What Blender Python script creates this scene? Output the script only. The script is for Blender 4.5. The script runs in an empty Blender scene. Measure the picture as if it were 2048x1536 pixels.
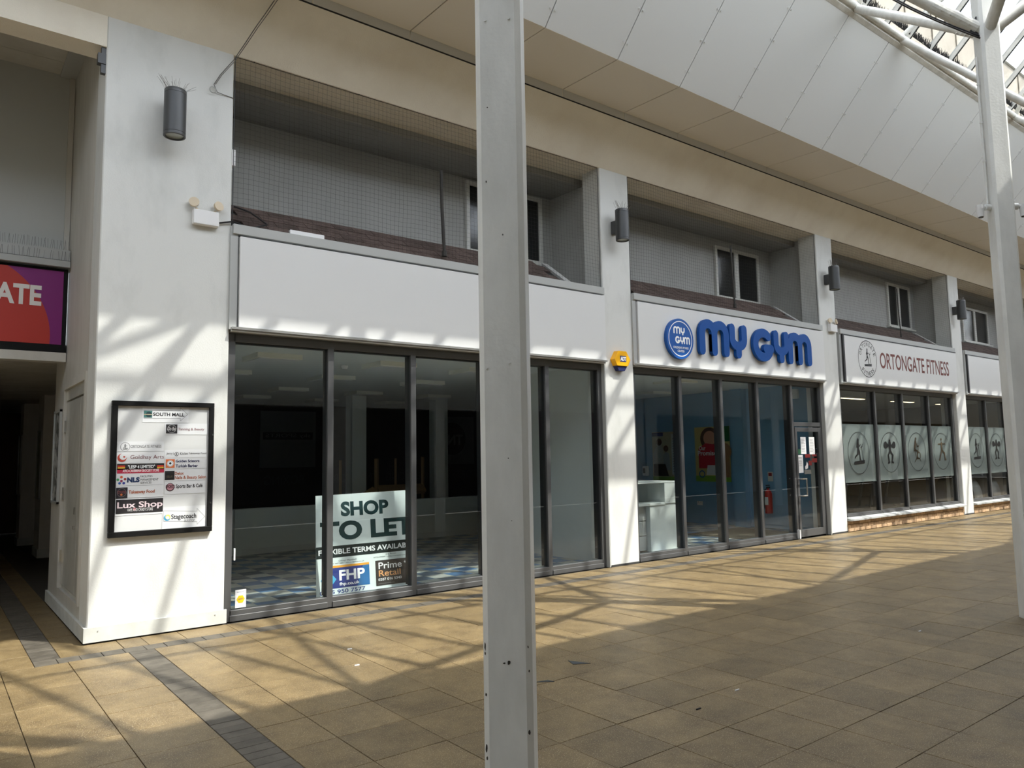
import bpy, math, random
from mathutils import Vector
random.seed(7)
sc = bpy.context.scene
COL = sc.collection
# ------------------------------------------------------------------ camera
cam_d = bpy.data.cameras.new('camera'); cam = bpy.data.objects.new('camera', cam_d); COL.objects.link(cam)
YAW, PIT, ROL = 0.66311, 0.09526, -0.01734
fw = Vector((math.sin(YAW)*math.cos(PIT), math.cos(YAW)*math.cos(PIT), math.sin(PIT)))
rt = Vector((math.cos(YAW), -math.sin(YAW), 0)); up = rt.cross(fw)
r2 = rt*math.cos(ROL)+up*math.sin(ROL); u2 = -rt*math.sin(ROL)+up*math.cos(ROL)
from mathutils import Matrix
M = Matrix((r2, u2, -fw)).transposed().to_4x4(); CAM = Vector((0, -7.7826, 1.61)); M.translation = CAM
cam.matrix_world = M
cam_d.sensor_width = 36; cam_d.lens = 1503.19/2048*36; cam_d.clip_start = 0.05; cam_d.clip_end = 500
sc.camera = cam
# ------------------------------------------------------------------ sky, sun, exposure
SUN = Vector((-0.70, 1.0, -1.75)).normalized()
SUN_E, SKY_E, EXPO = 8.6, 0.90, 0.0
w = bpy.data.worlds.new('sky'); sc.world = w; w.use_nodes = True
nt = w.node_tree; bg = nt.nodes['Background']
sky = nt.nodes.new('ShaderNodeTexSky'); sky.sky_type = 'NISHITA'; sky.sun_disc = False
sky.sun_elevation = math.asin(-SUN.z); sky.sun_rotation = math.atan2(-SUN.x, -SUN.y)
sky.air_density = 1.0; sky.dust_density = 2.0; sky.ozone_density = 1.0
hz = nt.nodes.new('ShaderNodeHueSaturation'); hz.inputs['Saturation'].default_value = .32
nt.links.new(sky.outputs[0], hz.inputs['Color']); nt.links.new(hz.outputs[0], bg.inputs[0]); bg.inputs[1].default_value = SKY_E
sd = bpy.data.lights.new('sun', 'SUN'); sun = bpy.data.objects.new('sun', sd); COL.objects.link(sun)
sd.energy = SUN_E; sd.angle = math.radians(0.55); sd.color = (1.0, 0.94, 0.84)
sun.rotation_euler = SUN.to_track_quat('-Z', 'Y').to_euler(); sun.location = (0, 0, 30)
sc.view_settings.view_transform = 'Standard'; sc.view_settings.look = 'None'
sc.view_settings.gamma = 1; sc.view_settings.use_curve_mapping = False
sc.view_settings.exposure = EXPO
sc.cycles.diffuse_bounces = 7
# ------------------------------------------------------------------ helpers
ROOT = {}
def link(o, parent=None):
    COL.objects.link(o)
    if parent is not None: o.parent = parent
    return o
def base_of(p):
    while p is not None and p.parent is not None: p = p.parent
    return ROOT.get(p.name, Vector((0, 0, 0))) if p is not None else Vector((0, 0, 0))
class MB:
    def __init__(s): s.v = []; s.f = []
    def add(s, vs, fs):
        n = len(s.v); s.v += [tuple(v) for v in vs]; s.f += [tuple(i+n for i in f) for f in fs]; return s
    def box(s, x0, x1, y0, y1, z0, z1):
        return s.add([(x0,y0,z0),(x1,y0,z0),(x1,y1,z0),(x0,y1,z0),(x0,y0,z1),(x1,y0,z1),(x1,y1,z1),(x0,y1,z1)],
            [(0,3,2,1),(4,5,6,7),(0,1,5,4),(1,2,6,5),(2,3,7,6),(3,0,4,7)])
    def bbox(s, x0, x1, y0, y1, z0, z1, b=.004):
        # box with chamfered long edges on every side (bevelled)
        import bmesh
        bm = bmesh.new(); r = bmesh.ops.create_cube(bm, size=1)
        for v in bm.verts:
            v.co = Vector(((x0+x1)/2+v.co.x*(x1-x0), (y0+y1)/2+v.co.y*(y1-y0), (z0+z1)/2+v.co.z*(z1-z0)))
        bmesh.ops.bevel(bm, geom=list(bm.edges), offset=b, segments=1, affect='EDGES')
        bm.verts.index_update()
        s.add([v.co[:] for v in bm.verts], [[v.index for v in f.verts] for f in bm.faces]); bm.free(); return s
    def prism(s, poly, a, b, axis='x'):
        # polygon in the two other axes, extruded along axis
        n = len(poly)
        def P(p, t): return {'x': (t, p[0], p[1]), 'y': (p[0], t, p[1]), 'z': (p[0], p[1], t)}[axis]
        vs = [P(p, a) for p in poly]+[P(p, b) for p in poly]
        fs = [tuple(range(n)), tuple(range(2*n-1, n-1, -1))]+[(i, i+n, (i+1) % n+n, (i+1) % n) for i in range(n)]
        return s.add(vs, fs)
    def tube(s, p0, p1, r, n=12, r1=None, caps=True):
        p0 = Vector(p0); p1 = Vector(p1); d = (p1-p0).normalized()
        a = d.orthogonal().normalized(); b = d.cross(a); r1 = r if r1 is None else r1
        vs = [p0+(a*math.cos(t)+b*math.sin(t))*r for t in [2*math.pi*i/n for i in range(n)]]
        vs += [p1+(a*math.cos(t)+b*math.sin(t))*r1 for t in [2*math.pi*i/n for i in range(n)]]
        fs = [(i, (i+1) % n, (i+1) % n+n, i+n) for i in range(n)]
        if caps: fs += [tuple(range(n-1, -1, -1)), tuple(range(n, 2*n))]
        return s.add(vs, fs)
    def path(s, pts, r, n=8):
        for a, b in zip(pts, pts[1:]): s.tube(a, b, r, n)
        return s
    def lathe(s, prof, c, n=24):
        c = Vector(c); vs = []; m = len(prof)
        for i in range(n):
            t = 2*math.pi*i/n
            for r, z in prof: vs.append((c.x+r*math.cos(t), c.y+r*math.sin(t), c.z+z))
        fs = [(i*m+j, ((i+1) % n)*m+j, ((i+1) % n)*m+j+1, i*m+j+1) for i in range(n) for j in range(m-1)]
        return s.add(vs, fs)
    def mesh(s, name, mat, off=Vector((0, 0, 0)), smooth=False):
        me = bpy.data.meshes.new(name)
        me.from_pydata([(v[0]-off[0], v[1]-off[1], v[2]-off[2]) for v in s.v], [], s.f)
        me.materials.append(mat); me.update()
        import bmesh
        bm = bmesh.new(); bm.from_mesh(me); bmesh.ops.recalc_face_normals(bm, faces=bm.faces); bm.to_mesh(me); bm.free()
        if smooth: me.shade_smooth(); 
        return me
    def build(s, name, mat, parent=None, smooth=False):
        off = base_of(parent)
        o = bpy.data.objects.new(name, s.mesh(name, mat, off, smooth))
        link(o, parent)
        if smooth:
            md = o.modifiers.new('es', 'EDGE_SPLIT'); md.split_angle = math.radians(40)
        return o
def thing(name, label, cat, loc=(0, 0, 0), group=None):
    o = bpy.data.objects.new(name, None); link(o); o.location = loc; o.empty_display_size = .1
    ROOT[o.name] = Vector(loc); o['label'] = label; o['category'] = cat
    if group: o['group'] = group
    return o
def single(name, mb, mat, label, cat, loc, group=None, smooth=False, kind=None):
    o = bpy.data.objects.new(name, mb.mesh(name, mat, Vector(loc), smooth)); link(o); o.location = loc
    ROOT[o.name] = Vector(loc); o['label'] = label; o['category'] = cat
    if group: o['group'] = group
    if kind: o['kind'] = kind
    return o
def struct(name, mb, mat, parent=None, smooth=False):
    o = mb.build(name, mat, parent, smooth)
    if parent is None:
        o['kind'] = 'structure'; ROOT[o.name] = Vector((0, 0, 0))
    return o
def copy_tree(o, parent=None):
    c = o.copy(); COL.objects.link(c); c.parent = parent
    for ch in list(o.children): copy_tree(ch, c)
    return c
# ---- flat artwork on a plane: O origin, U right, V up, N towards viewer
class Plane:
    def __init__(s, O, U=(1, 0, 0), V=(0, 0, 1), N=(0, -1, 0)): s.O = Vector(O); s.U = Vector(U).normalized(); s.V = Vector(V).normalized(); s.N = Vector(N).normalized()
    def p(s, u, v, n=0): return s.O+s.U*u+s.V*v+s.N*n
    def lift(s, d): return Plane(s.O+s.N*d, s.U, s.V, s.N)
def flat(parent, name, polys, pl, mat, t=0.0):
    mb = MB()
    for i_, P in enumerate(polys):
        n = len(P)
        if t <= 0: mb.add([pl.p(u, v, i_*4e-5 if len(polys) < 30 else 0) for u, v in P], [tuple(range(n))])
        else:
            mb.add([pl.p(u, v) for u, v in P]+[pl.p(u, v, t) for u, v in P], [tuple(range(n)), tuple(range(n, 2*n))]+[(i, (i+1) % n, (i+1) % n+n, i+n) for i in range(n)])
    off = base_of(parent)
    me = bpy.data.meshes.new(name); me.from_pydata([tuple(Vector(v)-off) for v in mb.v], [], mb.f); me.materials.append(mat)
    return link(bpy.data.objects.new(name, me), parent)
def rect(u0, u1, v0, v1): return [(u0, v0), (u1, v0), (u1, v1), (u0, v1)]
def disc(u, v, r, n=28): return [(u+r*math.cos(2*math.pi*i/n), v+r*math.sin(2*math.pi*i/n)) for i in range(n)]
def ring(u, v, r0, r1, n=32, a0=0, a1=360):
    o = []
    for i in range(n):
        a = math.radians(a0+(a1-a0)*i/n); b = math.radians(a0+(a1-a0)*(i+1)/n)
        o.append([(u+r0*math.cos(a), v+r0*math.sin(a)), (u+r1*math.cos(a), v+r1*math.sin(a)), (u+r1*math.cos(b), v+r1*math.sin(b)), (u+r0*math.cos(b), v+r0*math.sin(b))])
    return o
def stroke(pts, wd, w1=None, n=10):
    # capsule hull per segment
    o = []
    for (x0, y0), (x1, y1) in zip(pts, pts[1:]):
        a = math.atan2(y1-y0, x1-x0); r = wd/2; q = (w1 or wd)/2
        o.append([(x1+q*math.cos(a-math.pi/2+math.pi*i/n), y1+q*math.sin(a-math.pi/2+math.pi*i/n)) for i in range(n+1)] +
                 [(x0+r*math.cos(a+math.pi/2+math.pi*i/n), y0+r*math.sin(a+math.pi/2+math.pi*i/n)) for i in range(n+1)])
    return o
def text(parent, s, pl, u0, u1, v0, v1, mat, bold=0.0, name='lettering', t=0.0, shear=0.0, keep=False):
    """letters filled into the box u0..u1, v0..v1 of the plane"""
    cu = bpy.data.curves.new('txt', 'FONT'); cu.body = s; cu.size = 1; cu.offset = bold; cu.shear = shear; cu.resolution_u = 4
    ob = bpy.data.objects.new('txt', cu); COL.objects.link(ob)
    dg = bpy.context.evaluated_depsgraph_get(); dg.update()
    me0 = ob.evaluated_get(dg).to_mesh()
    vs = [v.co.copy() for v in me0.vertices]; fs = [tuple(p.vertices) for p in me0.polygons]
    ob.evaluated_get(dg).to_mesh_clear(); bpy.data.objects.remove(ob); bpy.data.curves.remove(cu)
    if not vs: return None
    x0 = min(v.x for v in vs); x1 = max(v.x for v in vs); y0 = min(v.y for v in vs); y1 = max(v.y for v in vs)
    sx = (u1-u0)/(x1-x0); sy = (v1-v0)/(y1-y0)
    off = base_of(parent); mb_v = [tuple(pl.p(u0+(v.x-x0)*sx, v0+(v.y-y0)*sy)-off) for v in vs]
    me = bpy.data.meshes.new(name); me.from_pydata(mb_v, [], fs); me.materials.append(mat)
    o = link(bpy.data.objects.new(name, me), parent)
    if t:
        md = o.modifiers.new('s', 'SOLIDIFY'); md.thickness = t; md.offset = 0
    return o
# ------------------------------------------------------------------ materials
def newmat(name):
    m = bpy.data.materials.new(name); m.use_nodes = True
    return m, m.node_tree, m.node_tree.nodes['Principled BSDF']
def plain(name, col, rough=.6, metal=0, spec=.5, emit=0):
    m, t, b = newmat(name)
    b.inputs['Base Color'].default_value = (*col, 1); b.inputs['Roughness'].default_value = rough
    b.inputs['Metallic'].default_value = metal; b.inputs['Specular IOR Level'].default_value = spec
    if emit: b.inputs['Emission Color'].default_value = (*col, 1); b.inputs['Emission Strength'].default_value = emit
    return m
def noisy(name, c0, c1, scale=3, rough=.7, bump=.0, bscale=60, detail=6, spec=.4, streak=1.0, lo=.35, hi=.7, metal=0, speck=None, rnd=0.0, nr=.6):
    m, t, b = newmat(name); N = t.nodes; L = t.links
    tc = N.new('ShaderNodeTexCoord'); mp = N.new('ShaderNodeMapping'); mp.inputs['Scale'].default_value = (1, 1, streak)
    geo = N.new('ShaderNodeNewGeometry')
    L.new(geo.outputs['Position'], mp.inputs['Vector'])
    n = N.new('ShaderNodeTexNoise'); n.inputs['Scale'].default_value = scale; n.inputs['Detail'].default_value = detail; n.inputs['Roughness'].default_value = nr
    L.new(mp.outputs[0], n.inputs['Vector'])
    r = N.new('ShaderNodeValToRGB'); r.color_ramp.elements[0].position = lo; r.color_ramp.elements[1].position = hi
    r.color_ramp.elements[0].color = (*c0, 1); r.color_ramp.elements[1].color = (*c1, 1)
    L.new(n.outputs['Fac'], r.inputs[0]); col = r.outputs[0]
    if speck:
        v = N.new('ShaderNodeTexNoise'); v.inputs['Scale'].default_value = speck[0]; v.inputs['Detail'].default_value = 2
        L.new(geo.outputs['Position'], v.inputs['Vector'])
        rr = N.new('ShaderNodeValToRGB'); rr.color_ramp.elements[0].position = speck[2]; rr.color_ramp.elements[1].position = speck[2]+.03
        L.new(v.outputs['Fac'], rr.inputs[0])
        mx = N.new('ShaderNodeMix'); mx.data_type = 'RGBA'; L.new(rr.outputs[0], mx.inputs[0]); L.new(col, mx.inputs[6]); mx.inputs[7].default_value = (*speck[1], 1); col = mx.outputs[2]
    if rnd:
        oi = N.new('ShaderNodeObjectInfo'); ad = N.new('ShaderNodeMath'); ad.operation = 'ADD'; fr = N.new('ShaderNodeMath'); fr.operation = 'FRACT'
        L.new(oi.outputs['Random'], ad.inputs[0]); L.new(geo.outputs['Random Per Island'], ad.inputs[1]); L.new(ad.outputs[0], fr.inputs[0])
        mr = N.new('ShaderNodeMapRange'); mr.inputs['To Min'].default_value = 1-rnd; mr.inputs['To Max'].default_value = 1+rnd
        L.new(fr.outputs[0], mr.inputs['Value'])
        hs = N.new('ShaderNodeHueSaturation'); L.new(mr.outputs[0], hs.inputs['Value']); L.new(col, hs.inputs['Color']); col = hs.outputs[0]
    L.new(col, b.inputs['Base Color'])
    b.inputs['Roughness'].default_value = rough; b.inputs['Specular IOR Level'].default_value = spec; b.inputs['Metallic'].default_value = metal
    if bump:
        bn = N.new('ShaderNodeTexNoise'); bn.inputs['Scale'].default_value = bscale; bn.inputs['Detail'].default_value = 4
        L.new(geo.outputs['Position'], bn.inputs['Vector'])
        bp = N.new('ShaderNodeBump'); bp.inputs['Strength'].default_value = bump; bp.inputs['Distance'].default_value = .01
        L.new(bn.outputs['Fac'], bp.inputs['Height']); L.new(bp.outputs[0], b.inputs['Normal'])
    return m
def glass(name, tint=(.93, .95, .94), ior=1.5, rough=0.0):
    m = bpy.data.materials.new(name); m.use_nodes = True; t = m.node_tree; t.nodes.clear()
    o = t.nodes.new('ShaderNodeOutputMaterial'); mx = t.nodes.new('ShaderNodeMixShader'); tr = t.nodes.new('ShaderNodeBsdfTransparent'); g = t.nodes.new('ShaderNodeBsdfGlossy')
    N = t.nodes; L = t.links; ge = N.new('ShaderNodeNewGeometry'); dt = N.new('ShaderNodeVectorMath'); dt.operation = 'DOT_PRODUCT'
    L.new(ge.outputs['Incoming'], dt.inputs[0]); L.new(ge.outputs['Normal'], dt.inputs[1])
    def mth(op, a, b=None):
        m_ = N.new('ShaderNodeMath'); m_.operation = op
        for i, q in enumerate((a, b)):
            if q is None: continue
            if isinstance(q, (int, float)): m_.inputs[i].default_value = q
            else: L.new(q, m_.inputs[i])
        return m_.outputs[0]
    sch = mth('POWER', mth('SUBTRACT', 1.0, mth('ABSOLUTE', dt.outputs['Value'])), 5.0)
    fac = mth('ADD', mth('MULTIPLY', sch, .96), .035)
    tr.inputs[0].default_value = (*tint, 1); g.inputs['Roughness'].default_value = rough
    t.links.new(fac, mx.inputs[0]); t.links.new(tr.outputs[0], mx.inputs[1]); t.links.new(g.outputs[0], mx.inputs[2]); t.links.new(mx.outputs[0], o.inputs[0])
    return m
def frosted(name, col, opa):
    m = bpy.data.materials.new(name); m.use_nodes = True; t = m.node_tree; t.nodes.clear()
    o = t.nodes.new('ShaderNodeOutputMaterial'); mx = t.nodes.new('ShaderNodeMixShader'); tr = t.nodes.new('ShaderNodeBsdfTransparent'); d = t.nodes.new('ShaderNodeBsdfDiffuse')
    d.inputs[0].default_value = (*col, 1); mx.inputs[0].default_value = opa
    t.links.new(tr.outputs[0], mx.inputs[1]); t.links.new(d.outputs[0], mx.inputs[2]); t.links.new(mx.outputs[0], o.inputs[0]); return m

PLASTER = noisy('white_render', (.52, .53, .505), (.675, .68, .655), 2.2, .65, .12, 70, 8, streak=.45, lo=.2, hi=.5, speck=(14, (.42, .41, .38), .79))
CREAM = noisy('cream_render', (.76, .70, .59), (.84, .79, .68), 1.5, .75, .25, 70, lo=.3, hi=.6)
OFFW = noisy('offwhite_paint', (.50, .48, .43), (.60, .58, .53), 3, .55, .15, 60, streak=.3)
PANELB = plain('soffit_panel_warm_bounce', (.80, .75, .66), .4)  # beige tint and lightness include warm light bounced off the floor
PANELG = plain('grey_panel_paint', (.70, .705, .69), .35)
PANELS = plain('edge_panel_paint', (.62, .61, .57), .4)
DARKGAP = plain('dark_gap', (.03, .03, .03), .9)
STEEL = noisy('white_steel', (.70, .705, .68), (.83, .835, .81), 5, .38, .12, 45, streak=.4, speck=(16, (.12, .11, .10), .83))
TUBEM = noisy('tube_paint', (.60, .59, .54), (.78, .77, .73), 6, .45, .2, 50)
ALU = plain('grey_frame', (.11, .112, .115), .35, .4)
ALUL = plain('mill_alu', (.62, .62, .61), .28, .85)
CAP = plain('grey_capping', (.42, .43, .42), .45)
WBOARD = plain('white_fascia', (.70, .705, .70), .32)
DARKB = plain('near_black', (.02, .02, .022), .45)
SKIRT = noisy('skirting_paint', (.55, .56, .53), (.66, .67, .64), 6, .6)
SLAB = noisy('paving', (.115, .078, .036), (.265, .190, .092), 3.0, .36, .6, 260, 9, spec=.5, lo=.34, hi=.66, speck=(140, (.48, .40, .26), .62), rnd=.12, nr=.78)
GROUT = plain('joint', (.06, .052, .04), .9)
PAVER = noisy('grey_paver', (.075, .066, .052), (.125, .110, .088), 9, .55, .5, 200, rnd=.18)
BRICK = noisy('brick', (.42, .27, .15), (.60, .42, .26), 14, .8, .5, 150, rnd=.25)
MORTAR = plain('mortar', (.16, .11, .07), .9)
RTILE = noisy('brown_tile', (.060, .042, .036), (.12, .085, .075), 8, .8, .5, 120, rnd=.2, speck=(30, (.30, .28, .25), .74))
GLASS = glass('shop_glass', (.95, .97, .965)); RGLASS = glass('roof_glass', (.93, .95, .96))
CARPAINT = plain('lamp_grey', (.075, .078, .082), .42, .3)
NETM = plain('net_black', (.045, .042, .038), .8)
SILV = plain('stainless', (.75, .75, .74), .2, 1.0)
BLACKM = plain('black_frame', (.006, .006, .006), .55, 0, .2)
WHITEP = plain('paper', (.78, .78, .78), .5)
def C(r, g, b): # srgb 0-255
    f = lambda c: (c/255/12.92) if c <= 10 else ((c/255+.055)/1.055)**2.4
    return (f(r), f(g), f(b))
INK = {}
def ink(r, g, b, rough=.5):
    k = (r, g, b)
    if k not in INK: INK[k] = plain('ink_%d_%d_%d' % k, C(r, g, b), rough)
    return INK[k]
# ------------------------------------------------------------------ main levels
PIER = [(1.21, 2.41), (7.81, 8.42), (13.80, 14.40), (19.87, 20.43), (25.90, 26.50), (31.9, 32.5), (37.9, 38.5)]
BAY = [(PIER[i][1], PIER[i+1][0]) for i in range(6)]
ZF0, ZF1 = 2.96, 3.93
X0, X1 = -7.0, 46.0
# ---------------- floor
fl = struct('floor', MB().box(X0, X1, -10.3, 14.0, -.3, -.012), GROUT)
def slab_mesh(name, w, d, mat, ch=.0014, th=.03, gap=.0024):
    a, b = w/2-gap, d/2-gap
    mb = MB()
    vs = [(-a+ch, -b+ch, 0), (a-ch, -b+ch, 0), (a-ch, b-ch, 0), (-a+ch, b-ch, 0), (-a, -b, -ch), (a, -b, -ch), (a, b, -ch), (-a, b, -ch), (-a, -b, -th), (a, -b, -th), (a, b, -th), (-a, b, -th)]
    fs = [(0, 1, 2, 3)]+[(i, i+4, (i+1) % 4+4, (i+1) % 4) for i in range(4)]+[(i+4, i+8, (i+1) % 4+8, (i+1) % 4+4) for i in range(4)]
    mb.add(vs, fs); return mb
CACHE = {}
def lay(cells, name, mat, parent, limit, ztop=0.0, jit=.0012, inview=None):
    """cells: (x0,x1,y0,y1); nearest become objects, the rest one joined part"""
    cells = sorted(cells, key=lambda c: ((c[0]+c[1])/2-CAM.x)**2+((c[2]+c[3])/2-CAM.y)**2+(0 if inview is None or inview(c) else 1e6))
    rest = MB()
    for i, (a, b, c, d) in enumerate(cells):
        w_, d_ = round(b-a, 3), round(d-c, 3)
        z = ztop+random.uniform(-jit, jit)
        if i < limit:
            k = (name, w_, d_, mat.name)
            if k not in CACHE: CACHE[k] = slab_mesh(name, w_, d_, mat).mesh(name, mat)
            o = bpy.data.objects.new(name, CACHE[k]); link(o, parent); o.location = ((a+b)/2, (c+d)/2, z)
            o.rotation_euler = (random.uniform(-1, 1)*.0015, random.uniform(-1, 1)*.0015, random.uniform(-1, 1)*.003)
        else:
            s = slab_mesh(name, w_, d_, mat); rest.add([(v[0]+(a+b)/2, v[1]+(c+d)/2, v[2]+z) for v in s.v], s.f)
    if rest.v:
        o = rest.build(name, mat, parent); o['kind'] = 'stuff'
def inframe(c):
    p = Vector(((c[0]+c[1])/2, (c[2]+c[3])/2, 0))-CAM
    z = p.dot(fw)
    return z > .3 and abs(1503*p.dot(r2)/z) < 1100 and abs(1503*p.dot(u2)/z) < 850
xs = [1.65]+[1.97+.459*k for k in range(0, 95)]
xl = [1.45, 1.0]+[1.0-.459*k for k in range(1, 17)]
ys = [-3.107+.452*k for k in range(-15, 6)]
cells = []
for a, b in list(zip(xs, xs[1:]))+[(q, p) for p, q in zip(xl, xl[1:])]:
    if a > 44: continue
    for c, d in zip(ys, ys[1:]+[-.56]):
        if d > c: cells.append((a, b, c, d))
    if a >= .9: cells.append((a, b, -.38, -.012))
# left of the pier the pavement runs back into the passage
for a, b in [(q, p) for p, q in zip(xl[1:], xl[2:])]:
    a2, b2 = a, min(b, .77)
    if b2-a2 < .1: continue
    yy = -.56
    while yy < 12: cells.append((a2, b2, yy, yy+.452)); yy += .452
yy = -.38
while yy < 12: cells.append((.97, 1.19, yy, yy+.452)); yy += .452
cells.append((1.45, 1.65, -.38, -.012))
lay(cells, 'paving_slab', SLAB, fl, 300, inview=inframe)
pav = []
yy = -.56
while yy > -9.8: pav.append((1.45, 1.65, yy-.1, yy)); yy -= .1
xx = .77
while xx < 16: pav.append((xx, xx+.165, -.56, -.38)); xx += .165
yy = -.38
while yy < 6: pav.append((.77, .97, yy, yy+.1)); yy += .1
lay(pav, 'paver_brick', PAVER, fl, 280, inview=inframe)
# ---------------- piers (walls)
def pier(x0, x1, name, left=False):
    mb = MB()
    mb.bbox(x0, x1, 0, .38, .0, 5.93, .012)
    p = struct(name, mb, PLASTER)
    return p
for i, (a, b) in enumerate(PIER):
    n = 'wall_pier_%d' % (i+1)
    if i == 0:
        p = struct(n, MB().bbox(a, b, 0, .42, .03, 5.93, .010), PLASTER)
    else: p = pier(a, b, n)
# side wall of the first pier along the passage (with opening for the cupboard door)
sw = MB()
sw.box(1.21, 1.55, .42, .47, .03, 6.4).box(1.21, 1.55, 1.85, 2.65, .03, 6.4).box(1.21, 1.55, .47, 1.85, .03, .27).box(1.21, 1.55, .47, 1.85, 2.48, 6.4).box(1.40, 1.55, .47, 1.85, .27, 2.48)
struct('wall_passage_side', sw, OFFW)
sk = struct('baseboard_pier', MB().box(1.185, 2.43, -.022, 0, .015, .145).box(1.185, 1.21, 0, 2.66, .015, .145), SKIRT)
MB().tube((1.30, -.026, .11), (1.30, -.02, .11), .006).tube((2.32, -.026, .11), (2.32, -.02, .11), .006).build('screw', CAP, sk)
struct('trim_pier_shadow_gap', MB().box(1.22, 2.40, -.004, .3, -.01, .03), DARKGAP)
for i in range(1, 7): struct('trim_pier_foot_%d' % i, MB().box(PIER[i][0]+.02, PIER[i][1]-.02, -.006, .2, -.01, .028), DARKGAP)
# ---------------- upper beam, soffit
bm_ = MB().prism([(0, 5.90), (-.47, 6.48), (-.47, 6.9), (.2, 6.9), (.2, 5.91)], X0, X1, 'x')
struct('ceiling_sloping_cream', bm_, CREAM)
struct('ceiling_beam_underside', MB().box(1.21, X1, .2, .55, 5.905, 6.3), CREAM)
struct('trim_soffit_gap', MB().box(X0, X1, -.474, -.40, 6.474, 6.489), DARKGAP)
# suspended panels: three pieces per bay of 1.2 m
cl = struct('ceiling_panel_backing', MB().prism([(-.455, 6.615), (-1.49, 6.60), (-2.66, 7.91), (-2.60, 7.93), (-1.45, 6.64), (-.44, 6.66)], X0, X1, 'x'), DARKGAP)
def panel_set(k, mirror=False):
    f = (lambda y: -10.16-y) if mirror else (lambda y: y)
    x0 = 6.68+1.2*k+.007; x1 = x0+1.186
    def pr(poly, name, mat):
        return MB().prism([(f(y), z) for y, z in poly], x0, x1, 'x')
    out = [('edge_panel', pr([(-.473, 6.487), (-.478, 6.60), (-.466, 6.60), (-.461, 6.487)], '', 0), PANELS),
           ('soffit_panel', pr([(-.48, 6.595), (-1.512, 6.563), (-1.505, 6.585), (-.48, 6.61)], '', 0), PANELB)]
    g = pr([(-1.514, 6.566), (-2.70, 7.876), (-2.69, 7.895), (-1.500, 6.585)], '', 0)
    # rivets along both long edges
    if not mirror:
        for t in (.12, .35, .58, .82):
            y = -1.514-1.186*t; z = 6.566+1.31*t
            for x in (x0+.03, x1-.03):
                n = Vector((0, -1.31, -1.186)).normalized(); p = Vector((x, y, z))
                g.tube(p-n*.004, p+n*.008, .013, 7)
    out.append(('cladding_panel', g, PANELG))
    return out
for k in range(-7, 31):
    for nme, mb, mt in panel_set(k): mb.build(nme, mt, cl)
cl2 = struct('ceiling_panels_opposite', MB().prism([(-10.16-y, z) for y, z in [(-.4, 6.60), (-1.52, 6.575), (-2.715, 7.89), (-2.6, 7.9), (-1.48, 6.7), (-.4, 6.7)]], X0, X1, 'x'), PANELG)
struct('ceiling_opposite_cream', MB().prism([(-10.16, 5.9), (-9.69, 6.48), (-9.69, 6.9), (-10.3, 6.9)], X0, X1, 'x'), CREAM)
# roofs behind
struct('ceiling_roof_slab', MB().box(X0, X1, -.9, 14, 6.95, 7.1), CREAM)
struct('ceiling_upper_recess', MB().box(1.3, X1, .55, 14, 5.80, 6.95), plain('recess_grey', (.30, .30, .285), .8))
struct('ceiling_roof_slab_opposite', MB().box(X0, X1, -10.6, -9.0, 6.95, 7.1), CREAM)
# eave flashing + spikes strip
ev = MB()
ev.prism([(-2.70, 7.87), (-2.76, 7.90), (-2.79, 8.06), (-2.70, 8.09), (-2.62, 7.93)], X0, X1, 'x')
struct('trim_eave_near', ev, TUBEM)
ev2 = MB(); ev2.prism([(-10.16-y, z) for y, z in [(-2.70, 7.87), (-2.76, 7.90), (-2.79, 8.06), (-2.70, 8.09), (-2.62, 7.93)]], X0, X1, 'x')
struct('trim_eave_opposite', ev2, TUBEM)
struct('trim_upstand_near', MB().box(X0, X1, -2.62, -2.52, 7.84, 8.10), OFFW)
struct('trim_upstand_opposite', MB().box(X0, X1, -7.64, -7.54, 7.84, 8.10), OFFW)
# ---------------- glazed roof
MR = 0.95; YR = -5.08; ZE = 8.10; ZR = ZE+MR*(5.08-2.74)
gr = struct('ceiling_glazing_ridge', MB().box(X0, X1, YR-.07, YR+.07, ZR-.12, ZR+.10), TUBEM)
nb = int((X1-X0)/.70)
sh = {}
def slope_box(x0, x1, side, t0, t1, n0, n1):
    # along the slope t (0 eave..1 ridge) thickness offset n (metres up the normal)
    mb = MB(); y0, z0, y1, z1 = -2.74, ZE, YR, ZR
    d = Vector((0, y1-y0, z1-z0)); nn = Vector((0, d.z, -d.y)).normalized()
    if nn.z < 0: nn = -nn
    pts = []
    for t in (t0, t1):
        for n in (n0, n1):
            q = Vector((0, y0, z0))+d*t+nn*n
            pts.append((-10.16-q.y if side else q.y, q.z))
    a, b, c, d_ = pts
    return mb.prism([a, b, d_, c], x0, x1, 'x')
for side in (0, 1):
    for i in range(nb+1):
        x = X0+.12+.70*i
        if side == 0: lo = x < 30
        k = ('r', side)
        if k not in sh:
            sh[k] = slope_box(-.025, .025, side, -.03, 1, -.05, .035).mesh('rafter', TUBEM); sh[('c', side)] = slope_box(-.035, .035, side, -.03, 1, .036, .05).mesh('rafter_cap', DARKB)
            sh[('g', side)] = slope_box(.025, .675, side, -.03, .99, .012, .022).mesh('roof_pane', RGLASS)
            sh[('d', side)] = slope_box(-.012, .012, side, -.03, 1, -.058, -.05).mesh('rafter_gasket', DARKB)
        for kk, nme in (('r', 'rafter'), ('d', 'rafter_gasket'), ('g', 'roof_pane')):
            o = bpy.data.objects.new(nme, sh[(kk, side)]); link(o, gr); o.location = (x, 0, 0)
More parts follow.
